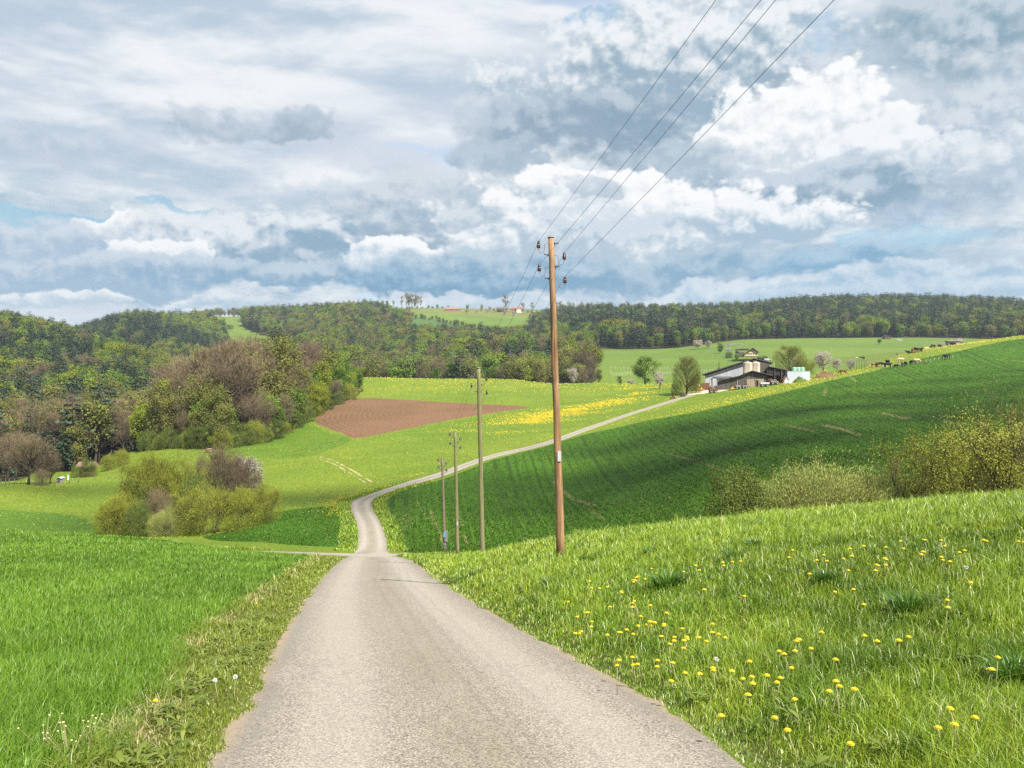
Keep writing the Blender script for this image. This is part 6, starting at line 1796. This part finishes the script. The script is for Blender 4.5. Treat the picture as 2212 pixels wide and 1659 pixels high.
# ------------------------------------------------------------------ cattle
def cowmat(name, c1, c2, thr):
    m, g = mat(name)
    n = g.noise(g.scale(g.obj(), (1, 1, .7)), 1.6, 2, .4)
    return finish(m, g, g.mix(g.step(thr-.03, thr+.03, n), c1, c2), .8, .2)
CM = {'black': cowmat('black_hide', (.012,.011,.011), (.02,.018,.017), .5), 'brown': cowmat('brown_hide', (.15,.06,.03), (.10,.04,.02), .5), 'dark': cowmat('dark_brown_hide', (.05,.025,.018), (.035,.02,.015), .5),
      'cream': cowmat('cream_hide', (.52,.36,.22), (.42,.27,.15), .5), 'pied': cowmat('brown_white_hide', (.20,.08,.04), (.62,.55,.46), .52), 'blackwhite': cowmat('black_back_white_belly', (.02,.018,.018), (.6,.57,.52), .62), 'white': cowmat('white_hide', (.42,.39,.34), (.36,.32,.27), .5)}
def cow_mesh(pose):
    b = MB()
    lie = pose == 'lie'
    zo = -.62 if lie else 0
    # deep trunk narrowing to the flank, neck, head, legs with hocks, tail: one surface after fusing
    b.tube([(-1.05,0,1.22+zo),(-.95,0,1.13+zo),(-.6,0,1.06+zo),(-.1,0,1.0+zo),(.35,0,1.02+zo),(.72,0,1.08+zo),(.86,0,1.14+zo)], [.10,.29,.34,.38,.39,.33,.2], 14)
    if pose == 'graze':
        b.tube([(.65,0,1.15),(.98,0,.95),(1.2,0,.62),(1.28,0,.45)], [.30,.22,.17,.13], 10)
        b.tube([(1.2,0,.52),(1.33,0,.34),(1.42,0,.14),(1.43,0,.08)], [.15,.14,.095,.07], 10)
        ey = (1.2, .58)
    else:
        b.tube([(.65,0,1.15+zo),(.95,0,1.3+zo),(1.15,0,1.45+zo)], [.30,.2,.16], 10)
        b.tube([(1.1,0,1.48+zo),(1.3,0,1.42+zo),(1.52,0,1.28+zo),(1.58,0,1.25+zo)], [.14,.15,.1,.08], 10)
        ey = (1.13, 1.54+zo)
    for s in (-1, 1):
        b.tube([(ey[0], s*.1, ey[1]), (ey[0]-.02, s*.28, ey[1]-.02), (ey[0], s*.33, ey[1]-.03)], [.05,.07,.02], 6)
        if lie:
            b.tube([(-.6,s*.25,.3),(-.1,s*.42,.14),(-.5,s*.45,.08)], [.17,.1,.06], 8)
            b.tube([(.6,s*.2,.3),(.95,s*.25,.1),(.6,s*.28,.07)], [.15,.09,.06], 8)
        else:
            b.tube([(-.72,s*.17,1.0),(-.62,s*.19,.72),(-.83,s*.19,.47),(-.79,s*.19,.1),(-.74,s*.19,0)], [.22,.15,.085,.06,.075], 8)
            b.tube([(.6,s*.17,.98),(.58,s*.18,.68),(.6,s*.18,.42),(.59,s*.18,.1),(.62,s*.18,0)], [.2,.12,.085,.06,.075], 8)
    b.tube([(-1.05,0,1.28+zo),(-1.2,0,1.1+zo),(-1.2,0,.65+max(zo,-.4)),(-1.18,0,.5+max(zo,-.3))], [.05,.04,.035,.06], 6)
    me = b.mesh('cow_raw', CM['brown'], True)
    o = bpy.data.objects.new('cow_raw', me); C.objects.link(o)
    r = o.modifiers.new('fuse', 'REMESH'); r.mode = 'VOXEL'; r.voxel_size = .045
    s_ = o.modifiers.new('soft', 'SMOOTH'); s_.iterations = 2; s_.factor = .5
    dg = bpy.context.evaluated_depsgraph_get()
    out = bpy.data.meshes.new_from_object(o.evaluated_get(dg))
    bpy.data.objects.remove(o)
    out.polygons.foreach_set('use_smooth', np.ones(len(out.polygons), bool))
    return out
COWM = {}
_raw = {p: cow_mesh(p) for p in ('graze', 'stand', 'lie')}
def cow_of(p, c):
    if (p, c) not in COWM:
        m_ = _raw[p].copy(); m_.name = 'cow'; m_.materials.clear(); m_.materials.append(CM[c]); COWM[p, c] = m_
    return COWM[p, c]
# zoomed-picture feet position, pose, hide, heading (deg, 0 = towards +x), size, label
COWS = [(305,538,'graze','pied',180,1.15,'pinkish pied cow grazing, first of the herd from the paddock'), (345,534,'stand','brown',90,1.1,'brown cow seen end on between pied and black cows'), (382,528,'graze','black',0,1.15,'black cow grazing beside the pied one near the paddock'),
 (480,507,'stand','black',90,1.25,'black cow standing behind the black and brown grazing cow'), (478,546,'graze','blackwhite',180,1.35,'black cow with pale patches grazing on the field edge'), (588,540,'graze','black',120,.8,'black calf alone on the field edge'),
 (645,474,'graze','cream',180,1.15,'cream cow standing above the middle group'), (668,522,'graze','brown',250,1.05,'brown cow facing downhill in the middle group'), (708,525,'stand','black',80,1.1,'black cow seen end on in the middle group'), (795,500,'graze','black',120,1.0,'black cow beside the cream cow on the field edge'), (848,485,'graze','cream',0,1.1,'cream cow with brown head grazing near the fence stakes'),
 (968,488,'lie','brown',0,.7,'brown calf lying by the fence stakes'), (1225,440,'graze','black',200,1.35,'black cow grazing apart from the herd by the field edge'), (605,390,'stand','pied',90,1.0,'tan cow standing apart at the upper pasture edge'),
 (735,362,'stand','black',150,.85,'black calf standing at the upper group'), (760,362,'lie','black',0,1.0,'black cow lying in the upper group'), (795,352,'stand','brown',60,1.25,'brown cow facing away in the upper group'), (815,356,'lie','brown',0,1.0,'brown cow lying beside the upper group'), (838,340,'stand','black',90,1.25,'black cow end on in the upper group'), (880,338,'stand','brown',90,1.1,'brown cow right of the black one in the upper group'), (908,340,'graze','dark',70,1.15,'dark brown cow with pale back in the upper group'),
 (940,312,'graze','dark',180,1.2,'dark brown cow grazing before the tan one on the ridge'), (972,306,'graze','cream',0,1.2,'tan cow grazing on the ridge, next to a dark one'), (1058,296,'graze','dark',200,1.2,'dark brown cow grazing alone on the ridge'), (1143,278,'stand','dark',90,1.1,'dark brown cow with calf on the upper ridge'), (1157,278,'stand','black',90,.6,'tiny calf beside the dark cow on the upper ridge'), (1290,271,'stand','dark',90,1.2,'dark cow end on before the stone shed'), (1317,258,'stand','dark',90,1.0,'second dark cow behind the one before the stone shed'),
 (85,423,'lie','white',0,.8,'white cow lying on the lower pasture'), (140,418,'lie','dark',0,1.0,'dark cow lying on the lower pasture'), (175,440,'stand','dark',100,1.1,'dark cow standing on the lower pasture')]
def put_cow(X, Y, pose, c, hd, s, lb, D0=300, D1=620):
    D = hit(X, Y, D0, D1)
    if D is None: D = 430
    x, y = XD(X, D)
    o = mesh_obj('cow', cow_of(pose, c), loc=(x, y, tz(x, y)))
    o.rotation_euler.z = rad(hd); s *= 1.02
    o.scale = (s, s, s)
    tag(o, lb, 'cow', 'cattle on the ridge pasture')
for zx, zy, pose, c, hd, s, lb in COWS:
    put_cow((3400+zx/3.178)/1.852, (1300+zy/3.178)/1.852, pose, c, hd, s, lb)
put_cow(1821, 808, 'graze', 'brown', 180, 1.15, 'red brown cow grazing beside the dung heap', 280, 400)
put_cow(1777, 792, 'stand', 'black', 0, 1.0, 'dark cow behind the blossom tree near the farm', 400, 620)
# ------------------------------------------------------------------ light, sky, camera
SUN = Vector((.64*math.cos(rad(51)), -.77*math.cos(rad(51)), math.sin(rad(51)))).normalized()
sl = bpy.data.lights.new('sun', 'SUN')
sl.energy = 4.6; sl.angle = rad(.53); sl.color = (1.0, .955, .88)
so = link(bpy.data.objects.new('sun', sl))
so.rotation_euler = (-SUN).to_track_quat('-Z', 'Y').to_euler()
so.location = (0, 0, 80)

w = bpy.data.worlds.new('World')
bpy.context.scene.world = w
w.use_nodes = True
w.cycles.sampling_method = 'NONE'
g = NT(w.node_tree)
sky = g.node('ShaderNodeTexSky', _sky_type='NISHITA', _sun_disc=False, _sun_elevation=rad(51), _sun_rotation=math.atan2(.64, -.77), _altitude=400.0, _air_density=1.0, _dust_density=1.2, _ozone_density=1.5)
dirv = g.node('ShaderNodeTexCoord').outputs['Generated']
sx = g.node('ShaderNodeSeparateXYZ', Vector=dirv)
az = g.math('ARCTAN2', sx.outputs[0], sx.outputs[1])
el = g.math('ARCSINE', sx.outputs[2])
ae = g.node('ShaderNodeCombineXYZ', X=az, Y=el).outputs[0]
def cxy(X, Y):
    a = math.atan2(X-1106, F); return a, math.atan2((829.5-Y)*math.cos(a), F)
SKYS = 10.0/2.297                   # cloud radiance in units of the 0.1 background strength, for exposure 1.2
def lin(r, gg, b):
    f = lambda c: ((c/255+.055)/1.055)**2.4 if c > 10 else c/255/12.92
    return tuple(f(c)*SKYS for c in (r, gg, b))
def n2(vec, scale, detail, rough, dist=0.0, out=1):
    n = g.node('ShaderNodeTexNoise', _noise_dimensions='2D', Scale=scale, Detail=detail, Roughness=rough, Distortion=dist)
    g.l.new(vec, n.inputs['Vector'])
    return n.outputs[out]
def vor(vec, scale, detail=3.0, rough=.55):
    n = g.node('ShaderNodeTexVoronoi', _voronoi_dimensions='2D', _normalize=True, Scale=scale, Detail=detail, Roughness=rough, Lacunarity=2.1)
    g.l.new(vec, n.inputs['Vector'])
    return n.outputs[0]
def off(v, x, y):
    return g.node('ShaderNodeVectorMath', _operation='ADD', i0=v, i1=(x, y, 0)).outputs[0]
def sepc(c):
    return g.node('ShaderNodeSeparateColor', Color=c).outputs
cen = lambda s, k: g.math('MULTIPLY', g.math('SUBTRACT', s, .5), k)
add = lambda *a: a[0] if len(a) == 1 else g.math('ADD', a[0], add(*a[1:]))
sub_ = lambda a, b: g.math('SUBTRACT', a, b)
mul = lambda a, b: g.math('MULTIPLY', a, b)
# turbulence shared by all clouds
def vm(op, a, b, c=None, out=0):
    n = g.node('ShaderNodeVectorMath', _operation=op, i0=a, i1=b)
    if c is not None: g.put(n, 'i2', c)
    return n.outputs[out]
cA = n2(g.scale(ae, (1, 1.6, 1)), 5.0, 5, .58, .2)
sA = sepc(cA)
cB = n2(g.scale(ae, (1, 1.3, 1)), 17.0, 3, .6)
nB = n2(g.scale(ae, (1, 1.3, 1)), 19.0, 6, .66, .2, 0)
nB2 = n2(g.scale(off(ae, .006, .011), (1, 1.3, 1)), 19.0, 5, .62, .2, 0)
wv = vm('MULTIPLY_ADD', cB, (.020, .016, 0), ae)
bil = vor(g.scale(wv, (1, 1.25, 1)), 26.0, 2.0)                      # cauliflower heads
bil2 = vor(g.scale(off(wv, .005, .009), (1, 1.25, 1)), 26.0, 2.0)
puff = add(mul(sub_(.42, bil), 1.0), cen(nB, .8))
relief = add(mul(sub_(bil2, bil), 2.4), mul(sub_(nB, nB2), 2.0))
n3 = add(cen(sA[2], 1.1), puff)
rs = add(relief, cen(sA[0], 1.7))
wp = vm('MULTIPLY_ADD', cA, (.15, .075, 0), vm('MULTIPLY_ADD', cB, (.03, .02, 0), off(ae, -.09, -.0475)))
# high veil of rippled cloud
def sheet(sx_, sy_, scale, dx, dy, detail=6, rough=.58, k=5.0, dist=.15):
    p = vm('MULTIPLY_ADD', cB, (.012, .006, 0), ae)
    a = n2(g.scale(p, (sx_, sy_, 1)), scale, detail, rough, dist, 0)
    b = n2(g.scale(off(p, dx, dy), (sx_, sy_, 1)), scale, detail, rough, dist, 0)
    return a, mul(sub_(a, b), k)
hA, hR = sheet(1, 3.6, 3.2, .006, .016, 5, .54, 2.6)
col = g.mix(g.step(-.65, .6, add(hR, cen(hA, 2.2), 0.0)), lin(186,203,220), lin(242,245,248))
sS = sepc(n2(g.scale(ae, (1, 4.0, 1)), 2.4, 4, .55, .4))
col = g.mix(g.step(.48, .70, sS[1], 0, .7), col, lin(197,209,224))
cover = sub_(1.0, mul(g.step(.62, .72, sS[2]), g.step(.5, .15, el, .3, .7)))
col = g.mix(cover, sky.outputs[0], col)
# heaped layer towards the horizon, seen edge on: pale tops, blue-grey undersides
lA, lR = sheet(1, 3.4, 6.0, .003, .011, 6, .58, 3.2, .1)
ls = add(lR, cen(lA, 1.2), mul(relief, .14))
lowc = g.mix(g.step(-.6, .7, ls), lin(136,173,198), lin(236,241,244))
lowf = mul(g.step(.27, .13, add(el, cen(sA[1], .14))), g.step(.36, .52, add(lA, cen(nB, .25)), .3, .9))
col = g.mix(lowf, col, lowc)
def place(X, Y, rx, ry):
    a, e = cxy(X, Y)
    return vm('MULTIPLY_ADD', wp, (F/rx, F/ry, 0), (-a*F/rx, -e*F/ry, 0))
def gap(X, Y, rx, ry, strength=.9, c=(118,192,226)):
    """an opening through which clear sky shows"""
    global col
    d = vm('LENGTH', place(X, Y, rx, ry), (0, 0, 0), out=1)
    f = g.step(1.1, .7, add(d, mul(n3, .7)), 0, strength)
    col = g.mix(f, col, lin(*c))
def cloud(X, Y, rx, ry, top, base, amp=1.0, soft=.3, op=1.0, flat=.35, lift=0.0):
    """a heap of cloud: turbulent outline, lit upper part, shaded flattened base"""
    global col
    p = place(X, Y, rx, ry)
    d = vm('LENGTH', p, (0, 0, 0), out=1)
    dy = g.node('ShaderNodeSeparateXYZ', Vector=p).outputs[1]
    f = g.step(0.0, soft*1.35, sub_(g.math('MULTIPLY_ADD', n3, amp, 1.0), d), 0, op)
    s = g.step(-.8+lift, .7+lift, add(dy, rs))
    col = g.mix(f, col, g.mix(s, lin(*base), lin(*top)))
gap(130, 490, 260, 27, .7, (140,196,224)); gap(380, 452, 85, 11, .6, (140,196,224)); gap(1260, 25, 90, 26, .75, (140,185,220)); gap(1650, 80, 190, 50, .5, (150,196,228)); gap(2020, 520, 210, 34, .55, (150,205,232)); gap(1850, 480, 230, 34, .35, (170,204,230))
W1 = (253,254,254); W2 = (230,237,242)
for c in [
 (2080,70,280,125,(196,210,220),(136,166,184),.8,.5,.95,.3,.1), (1440,150,370,170,(240,244,247),(150,176,194),.9,.3,.97,.5,.1), (1250,270,240,75,(186,201,214),(136,162,183),.8,.35,.9,.5,.2),
 (2060,300,260,190,(218,226,233),(158,181,202),.8,.5,.9,.3,.1), (545,268,190,28,(192,204,216),(160,178,195),1.9,.5,.7,.6,.2), (660,272,80,30,(188,201,214),(158,177,195),1.5,.35,.75,.6,.2), (210,555,210,44,(196,210,223),(146,177,200),1.0,.3,.9,.5,.2), (770,500,130,52,(206,217,227),(154,181,201),1.1,.3,.85,.5,.2), (90,300,260,60,(212,221,230),(182,197,214),.8,.6,.6,.3,.1),
 (700,385,180,62,W1,(214,224,232),.45,.7,.8,.2,-.3), (1080,335,105,38,(184,200,214),(154,178,197),1.1,.25,.8,.5,.2), (900,470,270,105,(212,221,229),(150,175,195),1.0,.35,.92,.4,.1), (1050,470,150,70,(190,205,217),(156,181,201),1.0,.3,.75,.4,.1),
 (1775,385,340,80,(214,223,230),(144,175,196),.8,.35,.97,.6,.15), (1720,275,180,105,W1,(206,218,228),1.0,.16,1,.4,-.1), (1900,325,115,62,(246,249,251),(190,206,220),1.0,.2,.95,.4,0), (1760,398,330,48,(200,213,225),(134,165,187),.9,.3,.95,.5,.2), (1480,345,190,40,(196,210,222),(158,182,200),1.0,.35,.8,.4,.2),
 (1335,500,405,105,(253,254,254),(178,198,214),.95,.2,1,.5,0), (1290,440,185,72,(254,254,254),(210,222,232),.95,.15,1,.4,-.15), (1225,412,62,24,(205,216,227),(172,192,208),1.3,.3,.75,.4,.1), (1010,470,60,30,(198,211,222),(164,186,204),1.2,.3,.7,.4,.1), (1610,500,165,66,(247,250,252),(166,192,211),.9,.2,1,.5,.05),
 (300,515,120,30,W1,(210,221,232),.9,.16,1,.6,-.1), (90,535,260,48,(208,219,230),(168,192,214),.8,.4,.95,.4,.15), (560,535,230,75,(232,237,242),(134,168,193),.9,.25,.97,.6,.2), (370,560,105,32,(252,253,253),(214,226,236),1.0,.16,.95,.4,-.1),
 (1380,592,420,40,(176,200,217),(116,162,193),.8,.4,.9,.4,.15), (835,562,115,46,W1,(188,208,224),1.0,.16,1,.5,0), (1060,595,300,50,(182,204,220),(114,161,193),.9,.3,.95,.5,.2), (250,600,300,40,(204,217,228),(150,181,207),.9,.3,.9,.5,.2), (560,600,260,34,(196,212,226),(132,171,201),.9,.3,.9,.5,.2),
 (1800,578,300,32,(168,200,222),(112,167,202),.8,.5,.85,.4,.15), (880,616,250,28,(156,190,214),(98,151,186),1.0,.35,.92,.4,.2), (640,606,150,30,(190,208,222),(126,167,197),1.1,.3,.9,.4,.2), (105,650,85,20,(250,251,251),(186,206,223),1.2,.25,.85,.5,0), (400,654,150,14,(228,236,242),(164,194,216),1.2,.35,.7,.5,.1), (1060,658,200,16,(228,236,242),(180,206,225),1.2,.35,.7,.4,.1),
 (1560,628,300,22,(222,232,240),(160,194,219),.9,.35,.85,.4,.1), (2050,610,260,24,(214,227,237),(150,188,214),.9,.35,.8,.4,.1), (2130,330,120,60,(240,244,247),(190,207,221),1.0,.3,.7,.4,.1), (1900,640,400,18,(204,221,234),(150,188,215),.8,.4,.7,.4,.1)]:
    cloud(*c)
bg = g.node('ShaderNodeBackground', Strength=.1)
g.l.new(col, bg.inputs[0])
wo = g.node('ShaderNodeOutputWorld')
g.l.new(bg.outputs[0], wo.inputs[0])

# unseen cloud added behind the viewer to cast the hillside and valley shade
M['cloudy'] = plain('shade_cloud_puffs', (.8,.8,.8), 1, 0, var=.02)
def shade_cloud(blobs, n, alt, seed, r0=5.0, r1=13.0):
    """puffs at height alt above the ground points they shade"""
    gg = np.random.default_rng(seed)
    ico = MB(); 
    t = (1+5**.5)/2
    IV = np.array([(-1,t,0),(1,t,0),(-1,-t,0),(1,-t,0),(0,-1,t),(0,1,t),(0,-1,-t),(0,1,-t),(t,0,-1),(t,0,1),(-t,0,-1),(-t,0,1)])/math.sqrt(1+t*t)
    IF = np.array([(0,11,5),(0,5,1),(0,1,7),(0,7,10),(0,10,11),(1,5,9),(5,11,4),(11,10,2),(10,7,6),(7,1,8),(3,9,4),(3,4,2),(3,2,6),(3,6,8),(3,8,9),(4,9,5),(2,4,11),(6,2,10),(8,6,7),(9,8,1)])
    V, Fs = [], []
    tot = sum(b[-1] for b in blobs)
    for (X, D, rx, ry, rot, wgt) in blobs:
        m = int(n*wgt/tot)
        c = at(X, D)
        for k in range(m):
            q = np.sqrt(gg.random())*(1.0 if gg.random() < .8 else 1.2); a = gg.uniform(0, 6.28)
            lx, ly = q*rx*math.cos(a), q*ry*math.sin(a)
            px_ = c.x+lx*math.cos(rot)-ly*math.sin(rot); py_ = c.y+lx*math.sin(rot)+ly*math.cos(rot)
            h = alt+gg.uniform(-40, 40)
            s = (h-c.z)/SUN.z
            p = np.array([px_, py_, c.z])+np.array(SUN)*s
            r = gg.uniform(r0, r1)*(1.25-.65*q)
            Fs.append(IF+len(V)*12); V.append(IV*r*np.array([1,1,.8])+p)
    return np_mesh('cloud', np.vstack(V), np.vstack(Fs), [M['cloudy']], smooth=True)
SH = [(1650,128,62,42,.15,60), (1330,135,34,24,.35,22), (2050,165,70,52,.3,52), (2230,215,60,50,.4,30), (2250,105,50,34,0,18), (1480,185,36,24,.6,20), (1850,200,45,28,.5,22)]
tag(mesh_obj('cloud', shade_cloud(SH, 500, 1400, 5, 2.2, 5.2)), kind='structure')
SH2 = [(665,136,15,4,.3,6), (740,140,12,4,.3,4), (90,165,22,7,0,5), (210,128,16,5,0,3)]
tag(mesh_obj('cloud', shade_cloud(SH2, 90, 1400, 9, 2.0, 3.6)), kind='structure')

# the air of the valley
def hazebox():
    m = bpy.data.materials.new('valley_air'); m.use_nodes = True
    n = NT(m.node_tree)
    v = n.node('ShaderNodeVolumePrincipled', Density=HAZE)
    n.put(v, 'Color', (.74, .86, 1.0)); v.inputs['Anisotropy'].default_value = .2
    o = n.node('ShaderNodeOutputMaterial'); n.l.new(v.outputs[0], o.inputs['Volume'])
    zlo = float(GV[:,2].min())-1.0
    zhi = 250.0
    return tag(MB().box(-12500, 12500, -12500, 12500, zlo, zhi).build('haze', m), kind='stuff')
HAZE = .0001
hazebox()

cam = bpy.data.cameras.new('camera')
cam.sensor_width = 36; cam.lens = 36*F/2212
cam.clip_start = .1; cam.clip_end = 20000
co = link(bpy.data.objects.new('camera', cam))
co.location = (0, 0, 0); co.rotation_euler = (rad(90), 0, 0)
sc = bpy.context.scene
sc.camera = co
sc.view_settings.view_transform = 'Standard'
sc.view_settings.look = 'None'
sc.view_settings.exposure = EXPO
sc.view_settings.gamma = 1.0
sc.cycles.max_bounces = 4
sc.cycles.diffuse_bounces = 2
sc.cycles.transparent_max_bounces = 8
sc.cycles.use_denoising = False
